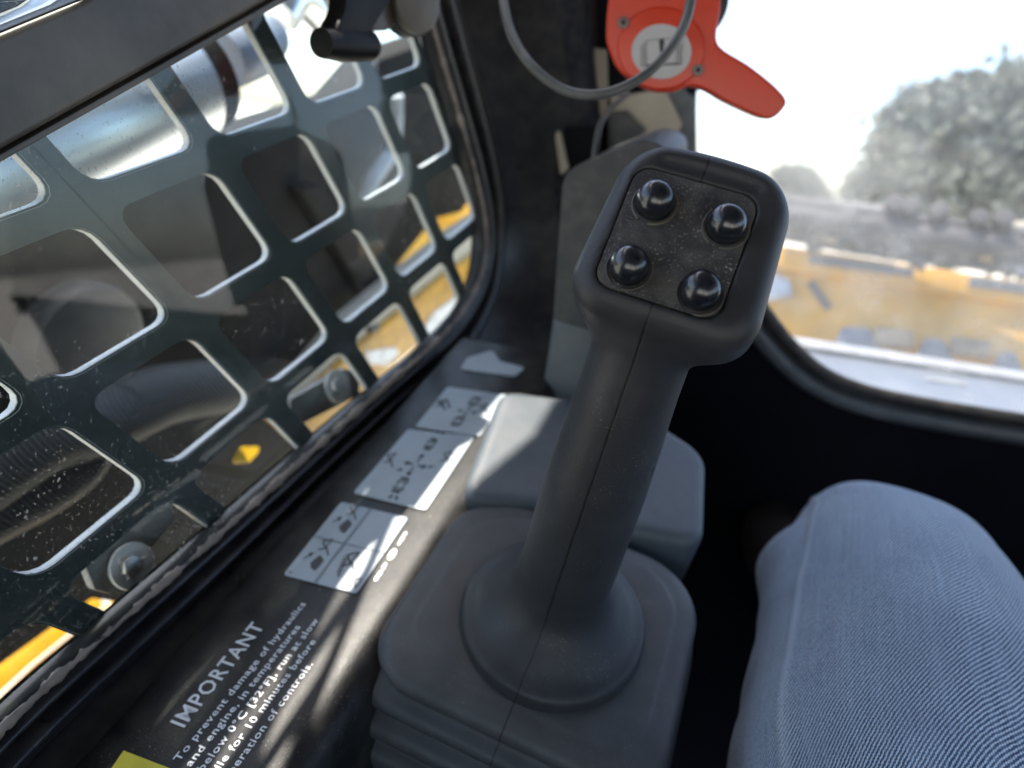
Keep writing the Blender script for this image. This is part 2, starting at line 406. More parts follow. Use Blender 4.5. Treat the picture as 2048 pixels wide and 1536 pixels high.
# ------------------------------------------------------------------ console with pictogram stickers and lettering
CN = nrm(np.cross(nrm(CX * .975 + CZ * .20), CY))
CON = Plane(ray(640, 1100) * .40, CN, CY)      # a = forward, b = left
EE = nrm(CX * .975 + CZ * .20)
class Sk:                                        # drawing frame: u along forward, v towards the left, origin at a pixel
    def __init__(s, pl, o, pa, pb, h):
        s.o = pl.hit(*o, h); s.a = pl.hit(*pa, h) - s.o; s.b = pl.hit(*pb, h) - s.o; s.n = pl.n
    def p(s, u, v, h=0): return s.o + s.a * u + s.b * v + s.n * h
def flat(name, polys, fr, m, parent, h=.0003, **kw):
    V = []; Fs = []
    for poly in polys:
        i = len(V); V += [fr.p(u, v, h) for u, v in poly]; Fs.append(list(range(i, i + len(poly))))
    o = mesh(name, V, Fs, m, parent, smooth=False, **kw)
    if len(polys) > 8: o['kind'] = 'stuff'
    return o
def stroke(a, b, w):
    a, b = np.array(a, float), np.array(b, float); d = nrm(b - a); n = np.array((-d[1], d[0])) * w / 2
    return [a + n, a - n, b - n, b + n]
def ring(cx, cy, r, w, S=20, a0=0, a1=360, sx=1):
    out = []; t = np.radians(np.linspace(a0, a1, S + 1))
    for i in range(S): out.append([(cx + q * sx * math.cos(x), cy + q * math.sin(x)) for q, x in ((r - w, t[i]), (r + w, t[i]), (r + w, t[i + 1]), (r - w, t[i + 1]))])
    return out
def circ(cx, cy, r, S=16, sx=1): return [(cx + r * sx * math.cos(t), cy + r * math.sin(t)) for t in np.linspace(0, 2 * math.pi, S, endpoint=False)]
def bucket(x, y, s, fl=1): return [(x, y), (x + s * .9 * fl, y - s * .1), (x + s * 1.25 * fl, y + s * .55), (x + s * .5 * fl, y + s * .85), (x + s * .15 * fl, y + s * .5)]
def arrow(x, y, dx, dy, w):
    L = math.hypot(dx, dy); ux, uy = dx / L, dy / L
    return [stroke((x, y), (x + dx * .7, y + dy * .7), w), [(x + dx, y + dy), (x + dx * .55 - uy * L * .28, y + dy * .55 + ux * L * .28), (x + dx * .55 + uy * L * .28, y + dy * .55 - ux * L * .28)]]
def arm(x, y, s, w, flip=1):
    q = [(0, 0), (.5, .55), (1.0, .5), (.75, 1.0), (.35, .5), (.2, .9)]
    q = [(x + a * s, y + b * s * flip) for a, b in q]; return [stroke(q[i], q[i + 1], w) for i in range(5)]
def machine(x, y, s, w):
    o = [stroke((x - s, y - s * .7), (x - s, y + s * .7), w * 2.2), stroke((x + s, y - s * .7), (x + s, y + s * .7), w * 2.2),
         stroke((x - s * .55, y - s), (x - s * .55, y + s), w), stroke((x + s * .55, y - s), (x + s * .55, y + s), w),
         stroke((x - s * .55, y - s * .6), (x + s * .55, y - s * .6), w), stroke((x - s * .55, y + s * .6), (x + s * .55, y + s * .6), w)]
    return o
con = thing('control_console', 'textured black side console with pale pictogram stickers and white lettering', 'console', CON.hit(640, 1100))
# the top sheet rounds over into a glossy edge next to the bellows
near, far = CON.uv(120, 1760)[0] - .05, CON.uv(1010, 690)[0]
xr = CON.uv(905, 985)[1]                         # where the flat part ends (b axis points left)
sec = [(.115 + xr + .02, 0)]
xl = CON.uv(452, 1188)[1]
sec = [(xl + .0012, -.06), (xl, -.003), (xl - .003, 0), (xr, 0), (xr - .006, -.0008), (xr - .0115, -.0035), (xr - .016, -.008), (xr - .019, -.016), (xr - .021, -.05), (xr - .022, -.16)]
V = []; Fs = []; US = np.linspace(near, far, 30)
for u in US: V += [CON.at(u, v, h) for v, h in sec]
k = len(sec)
Fs = [(i * k + j, (i + 1) * k + j, (i + 1) * k + j + 1, i * k + j + 1) for i in range(len(US) - 1) for j in range(k - 1)]
mesh('console_top', V, Fs, PANELM, con, auto=60)
def sticker(quad, r, label):
    # quad: near-right, far-right, far-left, near-left pixel corners
    pl = Plane(CON.p + CON.n * .0011, CON.n, CY)
    o = slab('sticker', pl, quad, .0009, STICK, con, r=r, bevel=.0002, label=label)
    return o, Sk(CON, quad[0], quad[1], quad[3], .00115)
q1 = [(713, 1187), (817, 1035), (682, 1003), (566, 1149)]
s1, f1 = sticker(q1, .0022, 'pale four-field pictogram sticker nearest the lettering')
flat('divider', [stroke((0, .56), (1, .56), .035), stroke((.5, 0), (.5, 1), .012)], f1, INKL, s1)
P = []
for (x, y) in ((.12, .72), (.62, .72)):
    P += [bucket(x, y - .06, .15)] + arm(x + .20, y - .08, .20, .016) + arrow(x + .10, y + .19, .10, -.07, .012)
P += arm(.20, .18, .24, .02) + [stroke((.12, .34), (.34, .40), .02)] + [stroke((.15, .38), (.37, .44), .012)] + [stroke((.05, .05), (.14, .14), .012), stroke((.14, .14), (.16, .05), .012), stroke((.05, .05), (.16, .05), .012)]
P += [stroke((.95, .05), (.97, .05), .03), stroke((.03, .93), (.05, .93), .03)]
flat('pictogram', P, f1, INK, s1)
q2 = [(852, 1021), (950, 872), (816, 858), (706, 985)]
s2, f2 = sticker(q2, .0022, 'pale sticker with four small arrows and machine pictograms, middle one')
P = []
cx, cy = .47, .5
for dx, dy in ((.17, 0), (-.17, 0), (0, .17), (0, -.17)): P += arrow(cx + dx * .2, cy + dy * .2, dx * .75, dy * .75, .018)
P += machine(.77, .5, .07, .014) + machine(.2, .5, .08, .014) + arm(.38, .76, .18, .016) + arm(.55, .06, .18, .016)
P += [stroke((.03, .53), (.07, .50), .03), stroke((.03, .42), (.07, .45), .03), stroke((.93, .52), (.97, .50), .03), stroke((.93, .43), (.97, .45), .03)]
P += arrow(.36, .70, .02, -.09, .01) + arrow(.50, .24, -.02, .09, .01)
flat('pictogram', P, f2, INK, s2)
q3 = [(960, 872), (1015, 790), (895, 773), (830, 853)]
s3, f3 = sticker(q3, .0022, 'pale pictogram sticker farthest away, beside the grey box')
P = machine(.24, .45, .09, .016) + machine(.74, .42, .09, .016) + arm(.45, .74, .24, .02) + arm(.50, .08, .22, .02) + [stroke((.5, .70), (.7, .86), .03), stroke((.46, .76), (.64, .92), .03)]
for dx, dy in ((.1, 0), (-.1, 0), (0, .13), (0, -.13)): P += arrow(.48 + dx * .2, .42 + dy * .2, dx, dy, .014)
flat('pictogram', P, f3, INK, s3)
# faded decal and pale notice plate at the far end
slab('decal', Plane(CON.p + CON.n * .001, CON.n, CY), [(935, 715), (985, 700), (1000, 722), (1050, 735), (1030, 752), (920, 738)], .0008, STICK, con, r=.003, label='worn white paint patch on the far end of the console')
# small white printed marks right of the nearest sticker
fw = Sk(CON, (752, 1160), (812, 1066), (735, 1152), .0003)
P = ring(.52, 0, .30, .05, sx=.34) + ring(.52, 0, .13, .05, a0=20, a1=300, sx=.34) + [circ(.12, 0, .2, sx=.36)] + [circ(.03, .02, .2, sx=.3)] + [[(.20, -.2), (.36, -.05), (.27, .02), (.36, .12), (.22, .25), (.24, .02)]]
P += [[(.72, -.1), (.92, -.22), (.86, 0), (.94, .2), (.72, .1)], circ(.97, .02, .16, sx=.3)]
flat('printed_mark', P, fw, WHITE, con)
# yellow corner of the warning decal
flat('yellow_print', [[(0, 0), (1, 0), (1, 1), (0, 1)]], Sk(CON, (300, 1650), (362, 1545), (180, 1600), .0004), YPRINT, con, h=0)
def lettering(text, px0, px1, fr_h, size_from, name='lettering'):
    """text starts at px0 (baseline) and ends at px1; returns the metres per text unit used"""
    cu = bpy.data.curves.new('lettering', 'FONT'); cu.body = text; cu.size = 1; cu.offset = .012; cu.resolution_u = 2; cu.space_character = 1.1
    ob = bpy.data.objects.new('lettering_source', cu); me = bpy.data.meshes.new_from_object(ob)
    co = np.array([v.co[:] for v in me.vertices]); fs = [list(p.vertices) for p in me.polygons]
    bpy.data.objects.remove(ob); bpy.data.meshes.remove(me)
    o = CON.hit(*px0, fr_h)
    if px1 is not None:
        a = CON.hit(*px1, fr_h) - o; sc_ = np.linalg.norm(a) / co[:, 0].max(); a = nrm(a)
    else: a, sc_ = size_from
    b = nrm(-EE - (-EE @ a) * a)
    V = [o + a * x * sc_ + b * y * sc_ * lettering.tall + CON.n * .0001 for x, y, z in co]
    mesh(name, V, fs, WHITE, con, smooth=False); return a, sc_
lettering.tall = 1.2
lettering('IMPORTANT', (366, 1458), (530, 1252), .0002, None)
lettering.tall = .84
s_ = lettering('To prevent damage of hydraulics', (358, 1524), (612, 1208), .0002, None)
st = CON.hit(358, 1524, .0002); pitch = np.linalg.norm(CON.hit(629, 1286) - CON.hit(601, 1251)) 
lines = ['and engine, in temperatures', 'below 0\u00b0C [32\u00b0F], run at slow', 'idle for 10 minutes before', 'operation of controls.']
def lettering_at(text, o, a, sc_):
    cu = bpy.data.curves.new('lettering', 'FONT'); cu.body = text; cu.size = 1; cu.offset = .012; cu.resolution_u = 2; cu.space_character = 1.1
    ob = bpy.data.objects.new('lettering_source', cu); me = bpy.data.meshes.new_from_object(ob)
    co = np.array([v.co[:] for v in me.vertices]); fs = [list(p.vertices) for p in me.polygons]
    bpy.data.objects.remove(ob); bpy.data.meshes.remove(me)
    b = nrm(-EE - (-EE @ a) * a)
    mesh('lettering', [o + a * x * sc_ + b * y * sc_ * .84 + CON.n * .0001 for x, y, z in co], fs, WHITE, con, smooth=False)
gap = abs(CON.uv(624, 1339)[1] - CON.uv(612, 1208)[1]) / 4 * .97
for i, t in enumerate(lines):
    lettering_at(t, st + nrm(EE) * gap * (i + 1), s_[0], s_[1])

# ------------------------------------------------------------------ grey box and grey housing behind the joystick
bt = Plane(ray(1150, 930) * .455, CZ)
gb = thing('storage_box', 'grey rounded plastic box behind the joystick bellows', 'storage box', bt.hit(1150, 930))
top = [(1003, 776), (1130, 792), (1330, 850), (1415, 905), (1412, 1090), (1250, 1058), (1060, 1002), (914, 998)]
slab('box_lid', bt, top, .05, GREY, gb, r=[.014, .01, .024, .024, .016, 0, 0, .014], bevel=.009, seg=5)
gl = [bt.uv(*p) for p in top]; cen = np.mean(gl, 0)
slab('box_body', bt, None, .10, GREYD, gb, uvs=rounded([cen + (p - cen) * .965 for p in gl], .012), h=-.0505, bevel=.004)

hp = Plane(ray(1180, 560) * .50, nrm(-CY + CZ * .15), CX)
gh = thing('lever_housing', 'tall grey plastic housing standing behind the joystick head', 'lever housing', hp.hit(1150, 780))
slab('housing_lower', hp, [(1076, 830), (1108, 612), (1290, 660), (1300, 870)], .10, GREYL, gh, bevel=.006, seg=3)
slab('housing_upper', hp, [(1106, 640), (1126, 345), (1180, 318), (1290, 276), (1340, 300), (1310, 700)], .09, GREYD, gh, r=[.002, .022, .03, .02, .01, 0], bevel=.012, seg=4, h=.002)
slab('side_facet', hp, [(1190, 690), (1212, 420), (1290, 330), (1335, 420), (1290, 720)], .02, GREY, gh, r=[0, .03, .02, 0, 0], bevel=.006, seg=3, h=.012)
slab('foot_trim', hp, [(1160, 840), (1185, 660), (1240, 660), (1240, 850)], .02, surf('blue_grey_trim', (.10, .14, .21), .45), gh, bevel=.004, h=.012)

# ------------------------------------------------------------------ side window: guard plate, glass, frame
WV = nrm(M @ np.array((396, -982, -F)))
WN = nrm(np.cross(WV, CY)); WN = WN if WN @ (-ray(500, 1000)) > 0 else -WN     # towards the inside
WP = Plane(ray(500, 1000) * .42, WN, CY)
WA = np.array([CY, WV]).T
guard = thing('window_guard', 'dark steel guard plate with rounded square holes outside the side window', 'window guard', WP.p)
def gpt(u, v, h): return WP.p + CY * u + WV * v + WN * h
def hole(u0, v0, u1, v1, r, S=5):
    out = []
    for cx, cy, a in ((u1 - r, v1 - r, 0), (u0 + r, v1 - r, 90), (u0 + r, v0 + r, 180), (u1 - r, v0 + r, 270)):
        for t in np.linspace(0, 90, S): q = math.radians(a + t); out.append((cx + r * math.cos(q), cy + r * math.sin(q)))
    return out
V = []; Fs = []; V2 = []; F2 = []
PU, PV, HS = .0793, .077, .0640; T = .0045
for i in range(-3, 5):
    for j in range(-9, 2):
        u1 = .0505 + PU * i + (.0005 if i else 0); v1 = -.0595 + PV * j
        ho = hole(u1 - HS, v1 - HS + .001, u1, v1, .0100); c = len(ho)
        cu, cv = u1 - HS / 2, v1 - HS / 2
        # cell border points matched to the hole points
        bo = []
        for (x, y) in ho:
            dx, dy = x - cu, y - cv; k = min(PU / 2 / max(abs(dx), 1e-9), PV / 2 / max(abs(dy), 1e-9)); bo.append((cu + dx * k, cv + dy * k))
        # insert exact corners by snapping the middle point of each arc
        for q, (sx, sy) in zip((2, 7, 12, 17), ((1, 1), (-1, 1), (-1, -1), (1, -1))): bo[q] = (cu + sx * PU / 2, cv + sy * PV / 2)
        for hh, fl in ((0, 0), (-T, 1)):
            b0 = len(V); V += [gpt(x, y, hh) for x, y in ho] + [gpt(x, y, hh) for x, y in bo]
            Fs += [(b0 + k, b0 + (k + 1) % c, b0 + c + (k + 1) % c, b0 + c + k) for k in range(c)]
        b0 = len(V2); e = .0011; ho2 = hole(u1 - HS - e * .3, v1 - HS + .001 - e * .3, u1 + e, v1 + e, .0103)  # pale rim drawn wider on the two sides painted as lit
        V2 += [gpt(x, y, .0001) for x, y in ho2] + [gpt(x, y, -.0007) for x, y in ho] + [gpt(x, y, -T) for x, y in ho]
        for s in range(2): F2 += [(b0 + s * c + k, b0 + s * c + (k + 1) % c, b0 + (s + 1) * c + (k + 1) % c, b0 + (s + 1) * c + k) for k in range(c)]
mesh('guard_plate', V, Fs, GUARD, guard, smooth=False)
mesh('hole_edges_painted_lit', V2, F2, GEDGE_LIT, guard, auto=50)

# glass: thin pane with Fresnel reflection and a film of dust
def glass_material(name, tint, dust, film, specksize=900, refl=1., dcol=(.75, .74, .7), scale2=9, trans=False):
    m = bpy.data.materials.new(name); m.use_nodes = True; n = m.node_tree.nodes; l = m.node_tree.links; n.clear()
    out = n.new("ShaderNodeOutputMaterial"); tr = n.new("ShaderNodeBsdfTransparent"); tr.inputs[0].default_value = (*tint, 1)
    gl = n.new("ShaderNodeBsdfGlossy"); gl.inputs['Roughness'].default_value = .02
    fr = n.new("ShaderNodeLayerWeight"); fr.inputs[0].default_value = .5
    sch = math_(n, l, 'ADD', .04, math_(n, l, 'MULTIPLY', math_(n, l, 'POWER', fr.outputs['Facing'], 5), .96))
    mx = n.new("ShaderNodeMixShader"); l.new(math_(n, l, 'MINIMUM', math_(n, l, 'MULTIPLY', sch, refl), 1), mx.inputs[0]); l.new(tr.outputs[0], mx.inputs[1]); l.new(gl.outputs[0], mx.inputs[2])
    v = coords(n, l); a = ramp(n, l, noise(n, l, v, specksize, 2, .5), .62, .70); big = ramp(n, l, noise(n, l, v, scale2, 5, .65), .38, .72)
    a = math_(n, l, 'MULTIPLY', math_(n, l, 'MULTIPLY', a, big), dust)
    b2 = ramp(n, l, noise(n, l, v, specksize * .3, 2, .5), .71, .74); a = math_(n, l, 'MAXIMUM', a, math_(n, l, 'MULTIPLY', math_(n, l, 'MULTIPLY', b2, big), dust * .9))
    fl = math_(n, l, 'MULTIPLY', ramp(n, l, noise(n, l, v, scale2 * 1.6, 6, .65), .25, .85), film)
    f = math_(n, l, 'MAXIMUM', a, fl)
    di = n.new("ShaderNodeBsdfDiffuse"); di.inputs[0].default_value = (*dcol, 1)
    ds = n.new("ShaderNodeBsdfTranslucent"); ds.inputs[0].default_value = (*dcol, 1); md = n.new("ShaderNodeMixShader"); md.inputs[0].default_value = .5
    l.new(di.outputs[0], md.inputs[1]); l.new(ds.outputs[0], md.inputs[2])
    m2 = n.new("ShaderNodeMixShader"); l.new(f, m2.inputs[0]); l.new(mx.outputs[0], m2.inputs[1]); l.new(md.outputs[0], m2.inputs[2]); l.new(m2.outputs[0], out.inputs[0])
    return m
SIDEGLASS = glass_material('dusty_side_glass', (.88, .95, .92), .8, .02, 620, 1.15, (.6, .58, .53))
HG = .008
sw = thing('side_window', 'dusty side window glass in a black rounded frame with a rubber seal', 'window', WP.p)
O = [(-420, 1900), (0, 1452), (230, 1245), (450, 1052), (600, 918), (760, 778), (860, 690), (925, 618), (962, 540), (968, 455), (948, 350), (915, 235), (880, 120), (845, 0), (800, -140), (740, -330)]
Ouv = smooth_path([WP.uv(x, y, HG) for x, y in O], 130)
cen = Ouv.mean(0); 
poly = list(Ouv)
V = [WP.at(u, v, HG) for u, v in poly] + [WP.at(*WP.uv(-700, -500, HG), HG)]
mesh('glass_pane', V, [list(range(len(V)))], SIDEGLASS, sw, smooth=False)
_t = Ouv[60] - Ouv[59]; _n = np.array((_t[1], -_t[0])); side = 1 if (_n @ (Ouv[60] - WP.uv(300, 400, HG))) > 0 else -1
_f = np.clip((np.linspace(0, 1, len(Ouv)) - .42) / .22, 0, 1); FWID = 1 + 1.0 * _f * _f * (3 - 2 * _f)
def fprof(*p): return [(d / 1000, (h + HG * 1000) / 1000) for d, h in p]
sweep('inner_frame', WP, Ouv, fprof((-2, -7), (-1.5, 1.0), (0, 1.8), (2.5, 1.2), (3.8, -1.5), (5.0, -1.5), (6, 1.8), (7.2, 3.0), (8.8, 3.0), (10, 1.6), (10.4, -3), (11, -24)), BLACKPAINT, sw, out=side, ws=FWID, auto=70)
sweep('outer_rail', WP, Ouv, fprof((18.5, -24), (19.2, -3), (20.4, .2), (22.2, 1.2), (24, .4), (25, -2.2), (27, -3.0), (29.5, -2.8), (30.6, -4.6), (31.5, -8), (34, -6), (42, 32), (50, 62)), BLACKPAINT, sw, out=side, ws=FWID, auto=70)
sweep('channel_floor', WP, Ouv, fprof((9, -22), (21, -22)), DEEP, sw, out=side, ws=FWID)
# lumpy bead of sealant along the glass edge
V = []; Fs = []; S = 12; Pth = smooth_path([WP.at(u, v, HG + .0012) for u, v in Ouv], 520)
nd = rng.normal(size=(len(Pth) // 4 + 3)); nz = np.interp(np.arange(len(Pth)) / 4., np.arange(len(nd)), nd)
lum = rng.normal(size=(len(Pth), S)) * .18
Tn = np.gradient(Pth, axis=0)
for i, p in enumerate(Pth):
    t = nrm(Tn[i]); a = nrm(np.cross(t, WN)) ; a = a * (1 if (a @ (Pth[i] - WP.at(*cen, HG))) > 0 else -1)
    for k in range(S):
        q = 2 * math.pi * k / S; r = .0022 * (1 + .30 * nz[i] + lum[i, k] * .9)
        V.append(p + a * (.0006 + r * 1.1 * math.cos(q)) + WN * (r * .8 * math.sin(q)))
Fs = [(i * S + k, i * S + (k + 1) % S, (i + 1) * S + (k + 1) % S, (i + 1) * S + k) for i in range(len(Pth) - 1) for k in range(S)]
BEAD = surf('dusty_sealant', (.26, .21, .17), .42, dust=.5, vscale=80, grain=.6, gscale=900, specks=1)
mesh('sealant_bead', V, Fs, BEAD, sw, auto=180)

# sloping cross bar of the door
BARP = Plane(WP.p + WN * .020, WN, CY)
bar = thing('door_bar', 'brown dusty metal bar sloping across the side window', 'bar', BARP.hit(300, 150))
bar_m, n, l, b = nt('brown_dusty_bar_paint'); v = coords(n, l)
c = mixc(n, l, ramp(n, l, noise(n, l, v, 14, 5, .6), .35, .75), (.040, .036, .031), (.14, .118, .09))
chip = ramp(n, l, noise(n, l, v, 23, 6, .6), .745, .75); c = mixc(n, l, chip, c, (.03, .029, .028)); l.new(c, b.inputs['Base Color']); b.inputs['Roughness'].default_value = .42
l.new(bump(n, l, noise(n, l, v, 700, 3), .0002, .25), b.inputs['Normal'])
slab('bar_face', BARP, [(-700, 470), (-700, 650), (0, 302), (500, 22), (900, -210), (900, -480), (165, 0), (0, 68)], .014, bar_m, bar, bevel=.0025, seg=3)
slab('added_shade_rail', WP, [(-700, 480), (-700, 690), (0, 318), (570, 0), (900, -190), (900, -480), (165, 5), (0, 72)], .022, GUARD, guard, h=-.0075, bevel=.002)  # solid strip added behind the bar to widen its shadow on the console
slab('bar_lip', BARP, [(-700, 658), (-700, 700), (0, 326), (578, 0), (900, -185), (900, -202), (500, 29), (0, 309)], .016, bar_m, bar, bevel=.0008, h=-.0015)
slab('bar_edge', BARP, [(-700, 430), (-700, 466), (0, 64), (163, -2), (900, -485), (900, -520), (100, 8), (0, 48)], .02, surf('pale_bar_edge', (.30, .32, .35), .4, metal=.3), bar, bevel=.0008, h=-.002)

# latch on the side window
LW = Plane(WP.p + WN * .030, WN, CY)
def W_(x, y, h=0): return LW.hit(x, y, h)
lt = thing('window_latch', 'black window latch with brown pivot disc hanging at the top of the side window', 'latch', W_(700, 60))
LATCHM = surf('latch_black', (.008, .008, .009), .45, spec=.2)
tube('latch_grip', [W_(642, 86), W_(660, 87), W_(720, 90), W_(737, 91)], [.0075, .0092, .0092, .0085], LATCHM, lt, n=14, seg=20)
disc('grip_end', W_(738, 91) + CY * .0005, nrm(-ray(740, 90) + CY * .5), .0078, .004, surf('worn_latch_end', (.10, .09, .08), .5), lt, bevel=.001)
slab('latch_arm', LW, [(662, 70), (735, 72), (790, -10), (800, -80), (680, -80), (700, 10)], .012, LATCHM, lt, r=[.004, .01, .02, 0, 0, .03], bevel=.003, h=.006)
slab('latch_bracket', LW, [(735, 60), (775, 62), (800, 40), (800, -60), (755, -60), (770, 5)], .010, bar_m, lt, r=.006, bevel=.002)
disc('pivot_disc', W_(838, 2, .012), nrm(WN - CY * .35), .0185, .006, bar_m, lt, a=CY, bevel=.0015)
disc('pivot_base', W_(828, 8, .0), nrm(WN - CY * .35), .0195, .012, BLACK, lt, a=CY, bevel=.0015)

# ------------------------------------------------------------------ corner pillar, lining, plates
PP = Plane(cab(0, .66, 0), -CY, CX)
pil = thing('corner_pillar', 'dark lined corner pillar between side window and windshield', 'pillar', PP.hit(1080, 400))
slab('lining_panel', PP, [(890, -200), (1163, -200), (1166, 0), (1172, 130), (1186, 262), (1186, 560), (1150, 900), (1010, 900), (1000, 600), (985, 400), (955, 200), (925, 0)], .03, FELT, pil, bevel=.003)
slab('dark_recess', PP, [(1128, 256), (1190, 256), (1196, 350), (1134, 350)], .006, DEEP, pil, h=.004, bevel=.001)
disc('lining_hole', PP.hit(1074, 310, .0015), -CY, .0115, .001, DEEP, pil, a=CX, sy=.85)
slab('bright_edge_strip', PP, [(1108, 262), (1119, 262), (1137, 338), (1121, 352)], .004, BEIGE, pil, h=.006, bevel=.001, r=.002)
slab('dark_red_trim', PP, [(930, -60), (962, -60), (985, 140), (975, 180), (958, 100)], .004, REDDK, pil, h=.004, bevel=.001)
slab('rust_plate', PP, [(985, 700), (1090, 570), (1120, 575), (1120, 720)], .01, RUST, pil, h=.02, bevel=.001)
slab('faded_label', PP, [(1008, 668), (1082, 600), (1110, 612), (1108, 684)], .002, surf('faded_label_paper', (.22, .20, .18), .7, var=.5, vscale=80), pil, h=.0225)
P2 = Plane(cab(0, .70, 0), -CY, CX)
post = thing('front_post', 'narrow beige and black strips of the front post behind the red lever', 'post', P2.hit(1200, 200))
slab('post_panel', P2, [(1100, -200), (1420, -200), (1395, 0), (1391, 188), (1330, 188), (1260, 240), (1250, 420), (1400, 500), (1150, 700)], .03, DEEP, post)
slab('beige_strip', P2, [(1176, 96), (1212, 100), (1216, 230), (1184, 230)], .004, BEIGE, post, h=.006)
slab('red_tube_cover', P2, [(1172, -60), (1186, -60), (1192, 96), (1176, 96)], .006, REDDK, post, h=.008, bevel=.002)
slab('dusty_glass_edge', P2, [(1330, 180), (1368, 180), (1391, 205), (1391, 320), (1280, 320)], .004, surf('dusty_edge', (.16, .175, .19), .7, specks=2, var=.4), post, h=.006)
slab('beige_cover', P2, [(1218, 196), (1328, 178), (1346, 212), (1364, 250), (1338, 292), (1268, 300), (1240, 262)], .006, BEIGE, post, h=.012, bevel=.002)
slab('grey_bracket', P2, [(1216, 226), (1250, 222), (1290, 262), (1250, 320), (1215, 320)], .006, GREYD, post, h=.02, bevel=.002)

# ------------------------------------------------------------------ red emergency lever with cable
rd = nrm(-ray(1325, 60)); RP = Plane(ray(1325, 60) * .43, nrm(rd + CZ * .12), CX)
rl = thing('red_lever', 'red plastic emergency lever with a white round manual label hanging from above', 'emergency lever', RP.hit(1325, 60))
out_ = [(1212, 60), (1218, 100), (1240, 142), (1290, 176), (1340, 183), (1380, 172), (1412, 180), (1455, 205), (1525, 236), (1550, 234), (1571, 212), (1572, 198), (1550, 172), (1500, 132), (1448, 100), (1434, 82), (1434, 58), (1441, 15), (1436, -30), (1400, -75), (1330, -95), (1260, -75), (1222, -20)]
ruv = smooth_path([RP.uv(x, y) for x, y in out_], 110, closed=True)
slab('lever_body', RP, None, .022, RED, rl, uvs=ruv, bevel=.0062, seg=5, auto=60)
t = np.linspace(0, 2 * math.pi, 48, endpoint=False)
def ell(cx, cy, rx, ry): return [(cx + rx * math.cos(a), cy + ry * math.sin(a)) for a in t]
slab('raised_boss', RP, ell(1322, 96, 88, 84), .003, RED, rl, h=.0022, bevel=.0018, seg=3)
lab = slab('round_label', RP, ell(1323, 103, 60, 55), .001, surf('label_white', (.52, .51, .51), .5, var=.05, dust=.1), rl, h=.0030, label='white round label with an open book and exclamation mark')
fb = Sk(RP, (1283, 132), (1363, 128), (1283, 78), .0033)
bk = []
for dx, hh in ((0, .78), (.06, .86), (.12, .94)):
    bk += [stroke((dx, .0 + dx * .3), (dx, hh), .016), stroke((1 - dx, .0 + dx * .3), (1 - dx, hh), .016), stroke((dx, dx * .3), (.5, -.02 + dx * .5), .02), stroke((1 - dx, dx * .3), (.5, -.02 + dx * .5), .02)]
bk += [stroke((.12, .94), (.46, .96), .02), stroke((.88, .94), (.54, .96), .02), [(.47, .38), (.53, .38), (.565, .86), (.54, .98), (.46, .98), (.435, .86)], circ(.5, .24, .05)]
flat('book_pictogram', bk, fb, INK, lab, h=.0002, kind=None) if False else flat('book_pictogram', bk, fb, INK, lab, h=.0002)
for (x, y) in ((1247, 45), (1396, 140)):
    s_c = disc('screw', RP.hit(x, y, .0035), RP.n, .0034, .002, surf('dull_screw', (.2, .17, .16), .5, metal=.6), rl, bevel=.0006)
    disc('screw_recess', RP.hit(x, y, .0038), RP.n, .0013, .0005, DEEP, s_c, seg=6)
disc('mounting_hub', RP.hit(1378, 2, -.018), RP.n, .024, .02, BLACK, rl, bevel=.002)
cb = [ray(x, y) * d for x, y, d in ((1000, -80, .42), (1006, 0, .41), (1024, 70, .40), (1062, 130, .39), (1120, 176, .385), (1180, 190, .38), (1240, 178, .38), (1300, 142, .38), (1346, 90, .38), (1372, 40, .38), (1384, -20, .38), (1390, -90, .38))]
o = tube('cable', cb, .0027, CABLE, None, n=80, seg=14); tag(o, 'thin grey cable looping in front of the red lever', 'cable')
cb = [ray(x, y) * d for x, y, d in ((1258, 185, .5), (1225, 215, .5), (1200, 250, .5), (1188, 320, .5))]
o = tube('cable_tail', cb, .0022, CABLE, None, n=30, seg=10); tag(o, 'short dark cable tail behind the loop, running down the pillar', 'cable')

# ------------------------------------------------------------------ windshield and front frame
WS = Plane(cab(0, .74, 0), -CY, CX)
fw_ = thing('windshield', 'dusty front windshield with rounded corner in a black gasket and steel frame', 'windshield', WS.hit(1800, 780))
Ow = [(1396, -700), (1393, -200), (1391, 100), (1390, 260), (1396, 370), (1425, 455), (1470, 522), (1520, 590), (1560, 645), (1600, 692), (1655, 737), (1740, 772), (1880, 801), (2048, 828), (2300, 868), (2900, 960), (3600, 1065)]
Wuv = smooth_path([WS.uv(x, y) for x, y in Ow], 120)
WGLASS = glass_material('dusty_windshield_glass', (.92, .93, .92), .6, .74, 420, 1.0, (.60, .60, .57), 4)
V = [WS.at(u, v) for u, v in Wuv] + [WS.hit(3600, -1500), WS.hit(1400, -1500)]
mesh('windshield_glass', V, [list(range(len(V)))], WGLASS, fw_, smooth=False)
_t = Wuv[60] - Wuv[59]; _n = np.array((_t[1], -_t[0])); side = 1 if (_n @ (Wuv[60] - WS.uv(1900, 400))) > 0 else -1
sweep('gasket', WS, Wuv, [(-.002, .002), (0, .006), (.004, .008), (.011, .008), (.014, .004), (.016, -.002)], BLACK, fw_, out=side, auto=60)
sweep('steel_frame', WS, Wuv, [(.016, -.002), (.018, .002), (.022, .006), (.029, .008), (.034, .006), (.036, .002)], surf('frame_steel_paint', (.10, .11, .13), .38, metal=.2, var=.2, dust=.35, dustcol=(.25, .22, .18)), fw_, out=side, auto=60)
_T = np.gradient(Wuv, axis=0); _T /= np.linalg.norm(_T, axis=1)[:, None]; V = []; pf = [(.036, .002), (.045, -.01), (.06, -.012), (.30, -.012), (1.6, -.012)]
